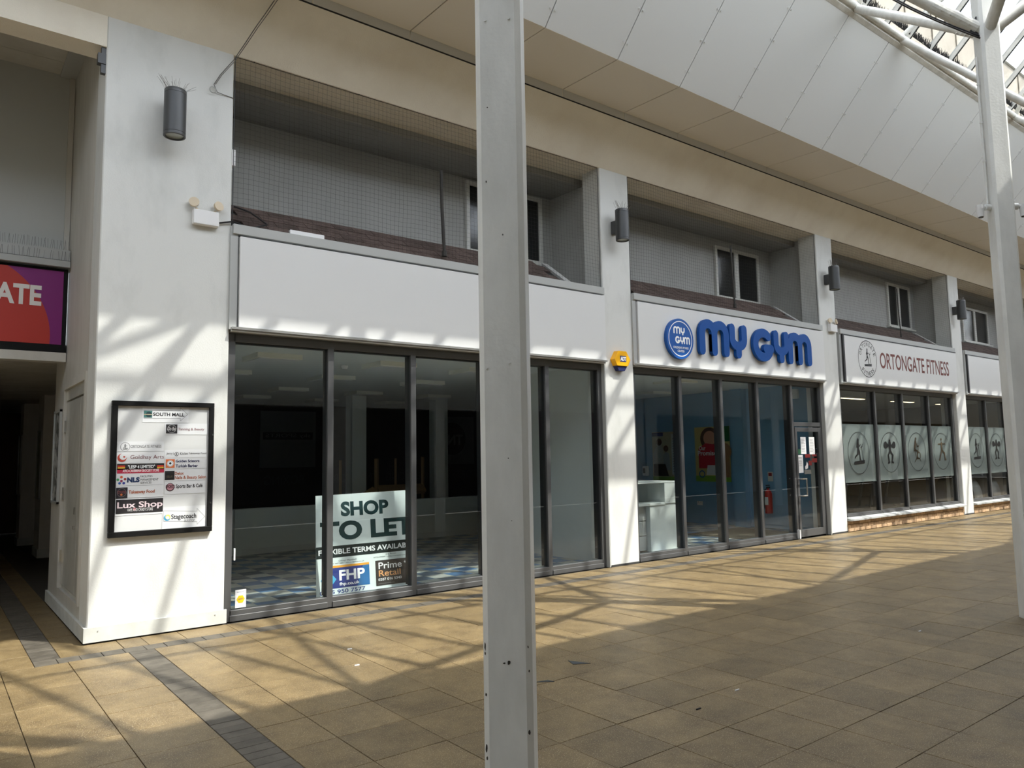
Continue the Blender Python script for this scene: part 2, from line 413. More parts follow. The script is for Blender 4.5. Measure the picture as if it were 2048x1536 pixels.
# bristling dark strip of bird spikes along the eave
bs = MB(); random.seed(3)
x = 4.0
while x < 24:
    for q in range(5):
        a = random.uniform(-.03, .03); b = random.uniform(-.05, .03)
        bs.tube((x, -2.80, 8.12), (x+a, -2.79+b, 8.17+random.uniform(0, .10)), .0028, 3, caps=False)
    x += .016
o = single('bird_spike_strip', bs, plain('bristle', (.012, .011, .010), .9), 'dark bristling bird spike strip along the foot of the glazed roof', 'bird spikes', (14, -2.78, 8.09), kind='stuff')
# cream upper storey outside the glass
uw = struct('wall_outside_upper_storey', MB().box(X0, 60, 0, .2, 7.1, 13.1), noisy('ribbed_cream', (.19, .165, .125), (.26, .23, .18), .8, .7, .1))
x = 8.0
while x < 58:
    MB().box(x, x+.03, -.03, 0, 7.1, 13.1).build('wall_rib', uw.data.materials[0], uw); x += 1.5
struct('trim_outside_parapet', MB().box(X0, 60, -.06, .26, 13.1, 13.2), CAP)
# ---------------- columns and roof tubes
def column(cx, cy, d, label, r=.018, extra=None):
    t = thing('steel_column', label, 'column', (cx, cy, 0), 'white steel columns down the middle of the mall')
    n = 4; pts = []
    for ang in (0, 90, 180, 270):
        # rounded corner
        for s in (-1, 1):
            a = math.radians(ang); c = Vector((math.cos(a), math.sin(a))); tn = Vector((-math.sin(a), math.cos(a)))
            q = c*(d-r)+tn*r*s; pts.append((cx+q.x, cy+q.y))
    MB().prism(pts, 0, 10.45, 'z').build('shaft', STEEL, t)
    return t
COLX = [-3.9, 2.075, 8.31, 14.31, 20.31, 26.31]
lab = ['white steel column far down the mall']*6
cy_ = [-5.06, -5.08, -5.062, -5.06, -5.06, -5.06]
dd = [.135, .150, .134, .134, .134, .134]
lab[1] = 'white square steel column in front of the empty shop, chipped paint near its foot'
lab[2] = 'white steel column with two cameras and a conduit, in front of the fourth shop'
cols = []
for i, cx in enumerate(COLX):
    cols.append(column(cx, cy_[i], dd[i], lab[i]))
    cols[-1].name = 'steel_column'
# paint chips on column 1 (face towards the camera, normal (-1,-1))
c1 = cols[1]; pc = Vector((2.075, -5.08, 0)); nrm = Vector((-1, -1, 0)).normalized(); uu = Vector((1, -1, 0)).normalized()
fpl = Plane(pc+nrm*(.150/math.sqrt(2)*1.0)+nrm*.0012, uu, (0, 0, 1), nrm)
random.seed(5)
chips = []
def blob(u, v, a, b):
    n = 9; return [(u+a*math.cos(2*math.pi*i/n)*random.uniform(.7, 1.1), v+b*math.sin(2*math.pi*i/n)*random.uniform(.7, 1.1)) for i in range(n)]
hw = .150/math.sqrt(2)-.012
for u, v, a, b in [(-.012, .73, .006, .004), (.008, .735, .008, .009), (.006, .728, .005, .004), (-hw, .80, .004, .02), (-hw, .77, .003, .008), (-hw+.002, .60, .004, .008), (hw-.003, .80, .003, .006), (hw-.004, .45, .005, .012), (-hw+.001, .38, .005, .018), (-hw+.003, .34, .004, .008), (hw, .70, .003, .006), (.03, 1.33, .003, .002), (.02, 1.60, .003, .003), (-.06, 2.85, .003, .006), (.012, 2.6, .003, .005), (-.05, 3.2, .004, .003)]:
    chips.append(blob(u, v, a, b))
flat(c1, 'paint_chip', chips, fpl, ink(45, 42, 38))
mbn = MB()
for u, v in [(-.055, 3.62), (.055, 3.62), (-.07, 2.0), (.03, 2.02)]:
    p = fpl.p(u, v); mbn.tube(p-nrm*.003, p+nrm*.004, .006, 8)
mbn.build('bolt', STEEL, c1)
# arms
def arms(i):
    cx, cy = COLX[i], -5.07; t = thing('roof_strut_cluster', 'white tubular struts fanning from the head of the column to the roof eaves' if i != 2 else 'white tubular struts fanning out from the column with two cameras', 'struts', (cx, cy, 5.75), None)
    H = Vector((cx, cy, 5.78))
    for dx, yy in ((2.05, -2.76), (-2.6, -2.76), (2.05, -7.38), (-2.6, -7.38)):
        e = Vector((cx+dx, yy, 7.98)); d = (e-H).normalized()
        MB().tube(H+d*.05, e, .057, 16).build('tube', TUBEM, t, True)
    # bolted sleeve joints
    for dx, yy in ((-2.6, -2.76), (2.05, -2.76)):
        e = Vector((cx+dx, yy, 7.98)); d = (e-H).normalized(); mb = MB().tube(H+d*.12, H+d*.62, .064, 16)
        side = d.cross(Vector((0, 0, 1))).normalized(); upv = side.cross(d)
        for q in (.22, .32, .42, .52):
            for s in (1, -1):
                p = H+d*q+side*s*.0*1+(-side*s*.05 + upv*-.03*1)
                mb.tube(p, p+(-side*s*.02-upv*.008), .010, 8)
        mb.build('bolted_sleeve', TUBEM, t)
    # struts up to the ridge
    for a, b in (((2.05, -2.8), (0, YR)), ((2.05, -7.36), (0, YR)), ((-2.6, -2.8), (-1.3, YR)), ((-2.6, -7.36), (-1.3, YR))):
        MB().tube((cx+a[0], a[1], 8.0), (cx+b[0], b[1], ZR-.18), .04, 12).build('tube', TUBEM, t, True)
    return t
arm_labels = {0: 'white roof tubes on the column beyond the passage', 3: 'white roof tubes fanning from the column after the one with cameras', 1: 'white roof tubes on top of the chipped column before the empty shop', 4: 'white roof tubes fanning from the fourth column', 5: 'white roof tubes fanning from the farthest column'}
for i in range(6):
    t = arms(i)
    if i in arm_labels: t['label'] = arm_labels[i]
# longitudinal eave tubes
struct('trim_eave_tube', MB().tube((X0, -2.80, 7.97), (X1, -2.80, 7.97), .05, 12), TUBEM, smooth=True)
struct('trim_eave_tube_opposite', MB().tube((X0, -7.36, 7.97), (X1, -7.36, 7.97), .05, 12), TUBEM, smooth=True)
struct('trim_mid_purlin', MB().tube((X0, -3.95, 9.30), (X1, -3.95, 9.30), .04, 10).tube((X0, -6.21, 9.30), (X1, -6.21, 9.30), .04, 10), TUBEM)
# conduit, cable and cameras on column 2
c2 = cols[2]; e = Vector((8.31-.134*.55, -5.062+.134*.55, 0)); nl = Vector((-1, 1, 0)).normalized()
cd = MB(); cd.tube(e+nl*.012+Vector((0, 0, 4.02)), e+nl*.012+Vector((0, 0, 5.55)), .010, 8)
for z in (4.45, 4.85, 5.25): cd.tube(e+nl*.012+Vector((0, 0, z)), e+nl*.012+Vector((0, 0, z+.018)), .016, 8)
cd.build('conduit', STEEL, c2)
def cctv(px, py, pz, dirx, label):
    t = thing('security_camera', label, 'camera', (px, py, pz), 'white security cameras on the column')
    d = Vector((*dirx, 0)).normalized(); P = Vector((px, py, pz))
    MB().tube(P, P+d*.05, .032, 16).build('mount', STEEL, t)
    MB().tube(P+d*.05, P+d*.10+Vector((0, 0, .0)), .014, 10).build('bracket', STEEL, t)
    q = P+d*.105
    MB().tube(q+Vector((0, 0, .02)), q+Vector((0, 0, -.02)), .036, 18).tube(q+Vector((0, 0, -.018)), q+Vector((.0, 0, -.10))+d*.0, .034, 18, .029).build('housing', WHITEP, t)
    MB().tube(q+Vector((0, 0, -.10)), q+Vector((0, 0, -.108)), .022, 14).build('lens', DARKB, t)
cctv(8.31-.08, -5.062+.07, 3.98, (-1, .55), 'white security camera on the side of the column facing the shops')
cctv(8.31+.075, -5.062-.075, 3.98, (1, -.9), 'white security camera on the outer side of the column, at the picture edge')
# dark cable looping along the strut of column 2
H = Vector((8.31, -5.07, 5.78)); E_ = Vector((5.71, -2.76, 7.98))
cb = []
for i in range(14):
    s = i/13; p = H.lerp(E_, s*.55)+Vector((-.05, -.02, -.10+.02*math.sin(s*9)-.12*math.sin(math.pi*min(1, s*1.4))*(1-s)))
    cb.append(p)
cb = [H+Vector((-.10, .06, .16)), H+Vector((-.14, .10, .03))]+cb
single('roof_cable', MB().path(cb, .010, 6).path([p+Vector((.01, 0, .022)) for p in cb], .007, 6), DARKB, 'dark cable looping under the roof tube beside the column with cameras', 'cable', tuple(H))
cb2 = [H+Vector((.12, -.05, -1.0+.0)), H+Vector((.35, -.1, -1.08)), H+Vector((.8, -.1, -1.25)), H+Vector((1.4, -.1, -1.4))]
# ---------------- bulkhead and passage on the left
struct('wall_passage_bulkhead', MB().box(X0, 1.21, 0, .30, 5.59, 5.93), CREAM)
pp = struct('ceiling_passage_planks', MB().box(X0, 1.21, .30, 2.0, 6.14, 6.3), DARKGAP)
for k in range(5): MB().box(X0, 1.05, .31+.34*k, .31+.34*k+.334, 6.115, 6.14).build('soffit_plank', OFFW, pp)
MB().box(1.05, 1.21, .31, 2.0, 6.09, 6.14).build('edge_board', CAP, pp)
struct('wall_passage_upper', MB().box(X0, 1.21, 2.0, 2.1, 3.8, 6.14), plain('upper_grey', (.50, .51, .49), .6))
struct('trim_passage_upper', MB().box(1.15, 1.205, 1.97, 2.0, 3.95, 6.12), OFFW)
lg = struct('trim_ledge', MB().box(X0, 1.2, 1.80, 2.0, 3.88, 4.0).box(X0, 1.2, 1.78, 1.83, 3.80, 3.87), CAP)
sp = MB(); random.seed(11)
x = -.6
while x < 1.19:
    for yy, zz in ((1.84, 4.0), (1.80, 3.86)):
        sp.tube((x, yy, zz), (x+random.uniform(-.015, .015), yy+random.uniform(-.05, .02), zz+.11), .0012, 3, caps=False)
    x += .022
single('bird_spikes', sp, NETM, 'thin wire bird spikes on the ledge above the purple and red sign', 'bird spikes', (.5, 1.84, 4.0), kind='stuff')
# unlit red/purple sign (ORTONGATE, only its end in view)
sg = thing('passage_sign', 'purple and red sign ending in the letters ATE above the passage', 'sign', (.2, 1.9, 2.9))
MB().bbox(-2.6, 1.195, 1.86, 1.98, 2.84, 3.79, .006).build('frame', BLACKM, sg)
sp_ = Plane((0, 1.855, 0))
def arc_region(cx, cz, r, x0, x1, z0, z1, n=24):
    pts = [(x0, z0)]
    for i in range(n+1):
        z = z0+(z1-z0)*i/n; dx = math.sqrt(max(0, r*r-(z-cz)**2)); pts.append((min(max(cx+dx, x0), x1), z))
    pts.append((x0, z1)); return pts
flat(sg, 'panel', [rect(-2.55, 1.15, 2.93, 3.76)], sp_, ink(126, 24, 112))
flat(sg, 'red_shape', [arc_region(.14, 3.0, .90, -.65, 1.15, 2.93, 3.76)], sp_.lift(.002), ink(180, 48, 36))
flat(sg, 'dark_shape', [arc_region(-3.0, 3.1, 3.575, -2.5, 1.12, 2.93, 3.76)], sp_.lift(.004), ink(92, 44, 56))
text(sg, 'ORTONGATE', sp_.lift(.006), -.50, .945, 3.345, 3.575, ink(225, 220, 215), .035)
struct('trim_passage_head', MB().box(X0, 1.2, 1.84, 2.0, 2.74, 2.84), OFFW)
pc_ = struct('ceiling_passage', MB().box(X0, 2.2, 2.0, 14, 2.83, 2.95), OFFW)
y = 2.02
while y < 9: MB().box(-3, 1.75, y, y+.085, 2.812, 2.83).build('ceiling_slat', OFFW, pc_); y += .1
DIMW = plain('passage_wall', (.66, .64, .60), .7)
struct('wall_passage_right', MB().box(2.05, 2.2, 2.65, 14, 0, 2.83).box(1.55, 2.2, 2.60, 2.65, 0, 2.83), DIMW)
struct('wall_passage_left', MB().box(-1.6, -1.45, 2.0, 14, 0, 2.83), DIMW)
struct('wall_passage_end', MB().box(-1.6, 2.2, 13.6, 13.8, 0, 2.83), plain('brown_door', (.09, .05, .03), .5))
struct('wall_left_of_passage', MB().box(X0, -1.45, 0, 2.1, 0, 5.6), PLASTER)
for i, (y0, y1, xx) in enumerate([(7.6, 8.35, 1.62), (10.2, 10.8, 1.55), (4.9, 5.2, 1.95)]):
    struct('wall_passage_pilaster_%d' % (i+1), MB().box(xx, 2.06, y0, y1, 0, 2.83), DIMW)
    struct('baseboard_pilaster_%d' % (i+1), MB().box(xx-.02, 2.06, y0-.02, y1, 0, .15), SKIRT)
struct('baseboard_passage', MB().box(2.03, 2.06, 2.66, 14, 0, .15), SKIRT)
GREENP = noisy('poster_green', (.18, .22, .12), (.5, .5, .38), 9, .3)
GREYP = noisy('poster_grey', (.12, .13, .12), (.5, .5, .48), 6, .25, lo=.45, hi=.55)
def poster(y0, y1, x, z0, z1, lbl, mat):
    t = thing('framed_poster', lbl, 'poster', (x, (y0+y1)/2, z0), 'framed posters along the passage wall')
    mb = MB().box(x-.025, x, y0, y1, z0, z0+.025).box(x-.025, x, y0, y1, z1-.025, z1).box(x-.025, x, y0, y0+.025, z0, z1).box(x-.025, x, y1-.025, y1, z0, z1)
    mb.build('frame', CAP, t); MB().box(x-.012, x, y0+.02, y1-.02, z0+.02, z1-.02).build('print', mat, t)
poster(2.02, 2.52, 1.21, 1.16, 2.22, 'grey framed poster on the side wall just behind the cupboard door', GREYP)
poster(7.68, 8.25, 1.62, 1.0, 2.2, 'yellow green framed poster on the nearer pillar of the dark passage', GREENP)
poster(10.25, 10.75, 1.55, 1.0, 2.2, 'yellow green framed poster on the farther pillar of the dark passage', GREENP)
# cupboard door in the side wall
dr = thing('cupboard_door', 'cream double leaf cupboard door in the side of the corner pier', 'door', (1.21, 1.16, .27))
GLOSSW = noisy('gloss_cream', (.52, .51, .46), (.60, .59, .54), 4, .18, .05, 20)
MB().box(1.195, 1.30, .44, .50, .27, 2.5).box(1.195, 1.30, 1.82, 1.88, .27, 2.5).box(1.195, 1.30, .50, 1.82, 2.42, 2.5).box(1.24, 1.30, .50, 1.82, .27, .30).build('frame', OFFW, dr)
MB().box(1.225, 1.28, .52, .86, .32, 2.28).build('leaf', GLOSSW, dr); lf = MB().box(1.225, 1.28, .872, 1.81, .32, 2.28).build('leaf', GLOSSW, dr)
MB().box(1.222, 1.28, .50, 1.82, 2.30, 2.42).build('top_panel', GLOSSW, dr)
for z in (.55, 1.22, 1.95): MB().box(1.205, 1.23, 1.78, 1.84, z, z+.13).build('hinge', SILV, dr)
MB().box(1.212, 1.226, .93, .97, 1.10, 1.17).build('lock_plate', SILV, dr)
MB().tube((1.20, .93, .97), (1.226, .93, .97), .018, 10).build('knob', SILV, dr)
# bracket high on the corner
single('wall_bracket', MB().box(1.17, 1.21, .02, .07, 5.33, 5.62).box(1.14, 1.21, .01, .08, 5.42, 5.52), CARPAINT, 'small dark bracket high on the corner of the left pier', 'bracket', (1.19, .05, 5.33))
# ================================================================== shopfronts
def frame_run(name, label, bars, z0, z1, y0=.07, y1=.17, sill=.11, head=.09, skipbottom=None, door=None, loc=None):
    """aluminium screen: uprights at x centres, head and cill rails, panes between"""
    t = thing(name, label, 'shopfront', loc or ((bars[0]+bars[-1])/2, .12, z0))
    for i, x in enumerate(bars):
        w_ = .035 if 0 < i < len(bars)-1 else .045
        mb = MB().bbox(x-w_, x+w_, y0, y1, z0, z1, .003)
        m_ = mb.build('mullion', ALU, t)
        MB().box(x-w_*.55, x+w_*.55, y1, y1+.075, z0+sill, z1-head).box(x-w_-.003, x-w_, y0+.03, y1, z0+sill, z1-head).build('gasket', DARKB, t)
    for i, (a, b) in enumerate(zip(bars, bars[1:])):
        zb = z0
        MB().bbox(a+.03, b-.03, y0, y1, z1-head, z1, .003).build('head_rail', ALU, t)
        MB().box(a+.03, b-.03, y0+.02, y1+.05, z1-head-.006, z1-head+.004).build('head_shade_strip', DARKB, t)  # dark strip stands in for the shadow under the head rail
        if door == i:
            MB().bbox(a+.03, b-.03, y0, y1, 2.07, 2.15, .003).build('transom', ALU, t)
            MB().box(a+.03, b-.03, .115, .123, 2.14, z1-head).build('pane', GLASS, t)
            continue
        MB().bbox(a+.03, b-.03, y0-.012, y1, z0, z0+sill*.55, .003).bbox(a+.03, b-.03, y0, y1, z0+sill*.5, z0+sill, .003).build('bottom_rail', ALU, t)
        MB().box(a+.03, b-.03, .115, .123, z0+sill-.01, z1-head+.01).build('pane', GLASS, t)
    return t
S1 = frame_run('shopfront', 'grey framed glass front of the empty shop to let', [2.455, 3.56, 4.625, 5.69, 6.75, 7.77], 0, 2.93)
S2 = frame_run('shopfront', 'grey framed glass front and door under the big blue letters', [8.465, 9.58, 10.645, 11.69, 12.77, 13.76], 0, 2.93, door=4)
S3 = frame_run('shopfront', 'grey framed gym window with frosted band, above brickwork, beside the blue lettered shop', [14.50, 15.95, 17.2, 18.5, 19.78], .27, 2.93, sill=.07)
S4 = frame_run('shopfront', 'grey framed gym window beside the last visible pier', [20.5, 21.82, 23.1, 24.4, 25.8], .27, 2.93, sill=.07)
# lining between screen and pier
struct('trim_frame_lining', MB().box(7.80, 7.815, .0, .07, 0, 2.93).box(13.775, 13.80, -.004, .2, 0, 2.93), CAP)
# door leaf in shop 2
dl = thing('glass_door', 'grey framed glass door with chrome pull handle and notices', 'door', (13.27, .12, 0))
a, b = 12.815, 13.715
MB().bbox(a, a+.065, .06, .12, .02, 2.05, .003).build('stile', ALU, dl); MB().bbox(b-.10, b, .06, .12, .02, 2.05, .003).build('stile', ALU, dl)
MB().bbox(a+.065, b-.10, .06, .12, 1.97, 2.05, .003).build('top_rail', ALU, dl); MB().bbox(a+.065, b-.10, .06, .12, .02, .15, .003).build('bottom_rail', ALU, dl)
MB().box(a+.06, b-.09, .086, .094, .14, 1.98).build('pane', GLASS, dl)
MB().path([(a+.035, .06, 1.09), (a+.035, -.01, 1.09), (a+.17, -.02, 1.09)], .014, 10).path([(a+.17, -.02, 1.10), (a+.17, -.02, .77)], .014, 10).path([(a+.17, -.02, .78), (a+.035, -.01, .78), (a+.035, .06, .78)], .014, 10).build('pull_handle', SILV, dl)
dp = Plane((0, .084, 0))
def notice(u0, u1, v0, v1, lines, t, col=None):
    flat(t, 'notice', [rect(u0, u1, v0, v1)], dp, col or WHITEP)
    h = (v1-v0); mb = []
    for k in range(lines):
        v = v1-h*(.12+.80*k/lines); mb.append(rect(u0+.02, u1-.02-random.uniform(0, .05), v-.006, v))
    if lines: flat(t, 'printed_lines', mb, dp.lift(.001), ink(120, 122, 125))
notice(13.02, 13.20, 1.55, 1.87, 9, dl); notice(13.31, 13.50, 1.54, 1.87, 9, dl)
notice(12.90, 13.07, 1.20, 1.53, 0, dl)
text(dl, 'NOTICE', dp.lift(.001), 12.92, 13.03, 1.465, 1.49, ink(20, 20, 20), .02)
flat(dl, 'printed_lines', [rect(12.93, 13.03, v, v+.006) for v in (1.43, 1.41, 1.38, 1.36, 1.33)], dp.lift(.001), ink(90, 90, 90))
flat(dl, 'sticker', [rect(13.15, 13.33, 1.48, 1.545), rect(13.39, 13.55, 1.50, 1.54), rect(13.38, 13.56, 1.385, 1.465), rect(13.26, 13.37, 1.33, 1.42)], dp, ink(120, 30, 28))
flat(dl, 'sticker', [rect(12.89, 13.02, 1.55, 1.64)], dp, ink(40, 90, 60))
flat(dl, 'sticker', ring(13.56, 1.60, .045, .06, 20), dp, ink(30, 32, 36))
flat(dl, 'sticker', [rect(13.10, 13.33, 1.17, 1.25)], dp, ink(110, 110, 105))
flat(dl, 'torn_paper', [[(13.14, 1.26), (13.23, 1.28), (13.24, 1.35), (13.20, 1.41), (13.17, 1.34), (13.13, 1.31)]], dp, WHITEP)
single('door_wedge', MB().box(12.70, 12.735, .0, .05, .01, .17), WHITEP, 'small white strip at the foot of the frame beside the glass door', 'strip', (12.72, .02, .01))
# ---- fascias
def fascia(name, x0, x1, label, blackedge=False, zt=ZF1, y=-.055):
    t = thing(name, label, 'fascia', ((x0+x1)/2, y, ZF0))
    e = .07
    MB().bbox(x0+e, x1-.005, y, .05, ZF0+.015, zt, .004).build('board', WBOARD, t)
    MB().box(x0-.02, x0+e-.012, y+.03, .06, ZF0-.01, zt+.10).build('side_strip', CAP, t)
    if blackedge: MB().box(x0+e-.012, x0+e+.045, y-.006, .05, ZF0+.01, zt+.02).box(x0+e, x1-.01, y-.004, .05, zt, zt+.022).build('black_edge', DARKB, t)
    MB().bbox(x0, x1, y+.005, .06, zt+.022, zt+.125, .004).build('capping', CAP, t)
    MB().box(x0, x1, y-.015, .02, ZF0-.012, ZF0+.012).bbox(x0, x1, y+.02, .06, ZF0-.035, ZF0-.012, .003).build('bottom_trim', ALUL, t)
    return t
F1 = fascia('fascia_board', 2.42, 7.80, 'long blank white fascia board above the empty shop')
F2 = fascia('fascia_board', 8.43, 13.80, 'white fascia board behind the big blue letters')
F3 = fascia('fascia_board', 14.46, 19.88, 'white gym fascia with round runner badge and brown lettering', True)
F4 = fascia('fascia_board', 20.46, 25.9, 'blank white fascia board partly hidden by the column with cameras', True)
struct('wall_lintel', MB().box(2.41, 26, .085, .40, 2.935, 4.02), ALU)
# ---- MY GYM letters
BLUE = plain('blue_letter', C(0, 74, 150), .5, 0, .3); BLUES = plain('blue_side', C(16, 48, 110), .5)
def letter(ch, x0, x1, z0, z1, label, pl=None, th=.055, wd=.17, parent=None, mat=None):
    h = z1-z0; w_ = x1-x0; r = wd/2; polys = []
    def arch(a, b, top, n=9):
        R = (b-a)/2; return [(a+R-R*math.cos(math.pi*i/n), top-R+R*math.sin(math.pi*i/n)) for i in range(n+1)]
    if ch == 'M':
        wd = wd*.88; r = wd/2
        m = (x0+x1)/2; A = arch(x0+r, m, z1-r); B = arch(m, x1-r, z1-r)
        for p in ([(x0+r, z0+r)]+A+[(m, z0+r)], [(m, z0+r)]+B+[(x1-r, z0+r)]): polys += stroke(p, wd)
    elif ch == 'Y':
        wd = wd*.90; r = wd/2
        m = (x0+x1)/2; R = (w_-wd)/2; bz = z0+h*.48
        U = [(x0+r, z1-r)]+[(m-R*math.cos(math.pi*i/10), bz-R*.75*math.sin(math.pi*i/10)+R*.3) for i in range(11)]+[(x1-r, z1-r)]
        polys += stroke(U, wd); polys += stroke([(m, bz-R*.4), (m, z0+r)], wd)
    elif ch == 'G':
        cx, cz = (x0+x1)/2, (z0+z1)/2; R = w_/2-r; Rz = h/2-r
        P = [(cx+R*math.cos(math.radians(a)), cz+Rz*math.sin(math.radians(a))) for a in range(48, 350, 12)]
        polys += stroke(P[:-1]+[(cx+R, cz-.10*h), (cx+R*.30, cz-.10*h)], wd*.92)
    if parent is not None:
        return flat(parent, 'lettering', polys, pl, mat)
    n = 1
    loc = ((x0+x1)/2, -.055, z0); mb = MB()
    for i_, P in enumerate(polys): mb.prism([(p[0], p[1]) for p in P], -.125-i_*1e-4, -.07, 'y')
    o = single('sign_letter', mb, BLUE, label, 'letter', loc, 'blue letters on the white fascia')
    return o
letter('M', 9.87, 10.66, 3.20, 3.80, 'big blue letter M, first letter of MY')
letter('Y', 10.68, 11.17, 3.20, 3.79, 'big blue letter Y of MY, beside the gap between the words')
letter('G', 11.34, 11.98, 3.19, 3.79, 'big blue letter G of GYM')
letter('Y', 11.98, 12.46, 3.20, 3.79, 'big blue letter Y in the middle of GYM')
letter('M', 12.44, 13.22, 3.20, 3.80, 'big blue letter M at the end of GYM')
for o in [o for o in bpy.data.objects if o.name.startswith('sign_letter')]:
    x = o.location.x; off = Vector(o.location)
    MB().tube((x, -.07, 3.35), (x, -.055, 3.35), .02, 8).build('fixing', CAP, o)
rb = thing('round_badge', 'round blue badge reading MY GYM with a white ring on the white fascia', 'badge', (9.42, -.09, 3.40))
mbd = MB(); mbd.prism(disc(9.40, 3.415, .325, 40), -.115, -.057, 'y'); mbd.build('disc', plain('badge_blue', C(8, 84, 165), .4), rb)
bp_ = Plane((0, -.117, 0)); WI = ink(240, 243, 245)
flat(rb, 'ring', ring(9.40, 3.415, .272, .286, 40), bp_, WI)
for ch, a, b, c, d in (('M', 9.235, 9.40, 3.49, 3.61), ('Y', 9.41, 9.51, 3.475, 3.60), ('G', 9.27, 9.39, 3.335, 3.455), ('Y', 9.39, 9.485, 3.33, 3.45), ('M', 9.48, 9.63, 3.335, 3.455)):
    letter(ch, a, b, c, d, '', pl=bp_.lift(.001), wd=.032, parent=rb, mat=WI)
text(rb, "CHILDREN'S FITNESS", bp_.lift(.001), 9.22, 9.59, 3.255, 3.29, WI, .02); text(rb, 'CENTER', bp_.lift(.001), 9.32, 9.49, 3.20, 3.235, WI, .02)
# ---- gym sign
gp = Plane((0, -.0565, 0)); BRN = ink(110, 50, 40); BK = ink(16, 16, 18)
text(F3, 'ORTONGATE FITNESS', gp, 16.02, 19.42, 3.335, 3.68, BRN, .012)
def runner(parent, pl, cx, cz, s, mat, sy=1.0):
    f = lambda P: [(cx+x*s, cz+z*s*sy) for x, z in P]
    pol = [disc(cx-.02*s, cz+.74*s*sy, .085*s, 14)]
    pol += stroke(f([(-.03, .62), (-.06, .30)]), .17*s, .15*s)
    pol += stroke(f([(-.05, .28), (.08, .02)]), .13*s)+stroke(f([(.08, .02), (.14, -.38)]), .09*s)+stroke(f([(.14, -.40), (.22, -.42)]), .06*s)
    pol += stroke(f([(-.06, .26), (-.12, -.08)]), .13*s)+stroke(f([(-.12, -.08), (-.40, -.22)]), .09*s)+stroke(f([(-.40, -.22), (-.42, -.30)]), .06*s)
    pol += stroke(f([(.0, .56), (.08, .36), (.22, .46)]), .06*s)+stroke(f([(-.08, .56), (-.20, .36), (-.08, .30)]), .06*s)
    pol += stroke(f([(-.50, -.54), (.58, -.48)]), .10*s)+stroke(f([(-.5, -.62), (.58, -.58)]), .07*s)
    pol += stroke(f([(.50, -.44), (.34, .34), (.48, .50)]), .045*s)+stroke(f([(.25, .30), (.44, .36)]), .05*s)
    flat(parent, 'runner_figure', pol, pl, mat)
def badge_text(parent, s, pl, cx, cz, r, a0, a1, h, mat, inward=False):
    n = len(s)
    for i, ch in enumerate(s):
        a = math.radians(a0+(a1-a0)*i/(n-1)); c = Vector((cx+r*math.cos(a), 0, cz+r*math.sin(a)))
        rad = Vector((math.cos(a), 0, math.sin(a))); V = rad if not inward else -rad; U = Vector((V.z, 0, -V.x))
        text(parent, ch, Plane((c.x, pl.O.y, c.z), U, V), -h*(.12 if ch == 'I' else .36), h*(.12 if ch == 'I' else .36), -h/2, h/2, mat, .01)
flat(F3, 'badge_ring', ring(15.49, 3.50, .375, .39, 44), gp, BK)
runner(F3, gp, 15.49, 3.51, .26, BK)
badge_text(F3, 'ORTONGATE', gp, 15.49, 3.50, .31, 160, 20, .085, BK); badge_text(F3, 'FITNESS', gp, 15.49, 3.50, .31, 228, 312, .085, BK, True)
# ---- frosted bands and figures
FROST = frosted('frosted_vinyl', (.34, .37, .36), .74); FIG = ink(14, 14, 14)
def fig_lift(t, pl, cx, cz, s):
    f = lambda P: [(cx+x*s, cz+z*s) for x, z in P]
    pol = [disc(cx, cz+.66*s, .085*s, 14), disc(cx-.52*s, cz+.42*s, .20*s, 16), disc(cx+.50*s, cz+.42*s, .20*s, 16)]
    pol += stroke(f([(-.64, .42), (.62, .42)]), .04*s)+stroke(f([(0, .52), (0, .08)]), .26*s, .2*s)+stroke(f([(-.12, .42), (-.30, .30), (-.28, .46)]), .08*s)+stroke(f([(.12, .42), (.30, .30), (.28, .46)]), .08*s)
    pol += stroke(f([(-.06, .02), (-.26, -.18), (-.16, -.58), (-.30, -.64)]), .15*s, .10*s)+stroke(f([(.06, .02), (.28, -.18), (.16, -.58), (.32, -.62)]), .15*s, .10*s)
    flat(t, 'weightlifter_figure', pol, pl, FIG)
def fig_bike(t, pl, cx, cz, s):
    f = lambda P: [(cx+x*s, cz+z*s) for x, z in P]
    pol = [disc(cx-.10*s, cz+.78*s, .085*s, 14)]
    pol += stroke(f([(-.16, .60), (-.28, .20)]), .2*s, .17*s)+stroke(f([(-.12, .60), (.08, .30), (.24, .34)]), .07*s)+stroke(f([(-.28, .12), (.06, .02), (-.06, -.38), (.04, -.42)]), .11*s, .08*s)
    pol += stroke(f([(-.40, .06), (-.16, .05)]), .06*s)+stroke(f([(-.28, .0), (-.16, -.44)]), .05*s)+stroke(f([(-.38, -.62), (-.16, -.44), (.28, -.44), (.42, -.62)]), .05*s)+stroke(f([(.12, .36), (.22, -.10)]), .05*s)
    pol += ring(cx+.22*s, cz-.24*s, .17*s, .22*s, 22)
    flat(t, 'cyclist_figure', pol, pl, ink(60, 46, 24))
def fig_yoga(t, pl, cx, cz, s):
    f = lambda P: [(cx+x*s, cz+z*s) for x, z in P]
    pol = [disc(cx-.02*s, cz+.74*s, .08*s, 14)]
    pol += stroke(f([(-.50, .44), (-.02, .46), (.48, .46)]), .06*s)+stroke(f([(-.02, .5), (-.02, .08)]), .18*s, .15*s)
    pol += stroke(f([(-.04, .04), (-.22, -.24), (-.40, -.56), (-.48, -.58)]), .13*s, .08*s)+stroke(f([(.02, .04), (.34, -.14), (.40, -.54), (.50, -.56)]), .13*s, .08*s)
    flat(t, 'yoga_figure', pol, pl, ink(72, 58, 34))
fp = Plane((0, .1135, 0))
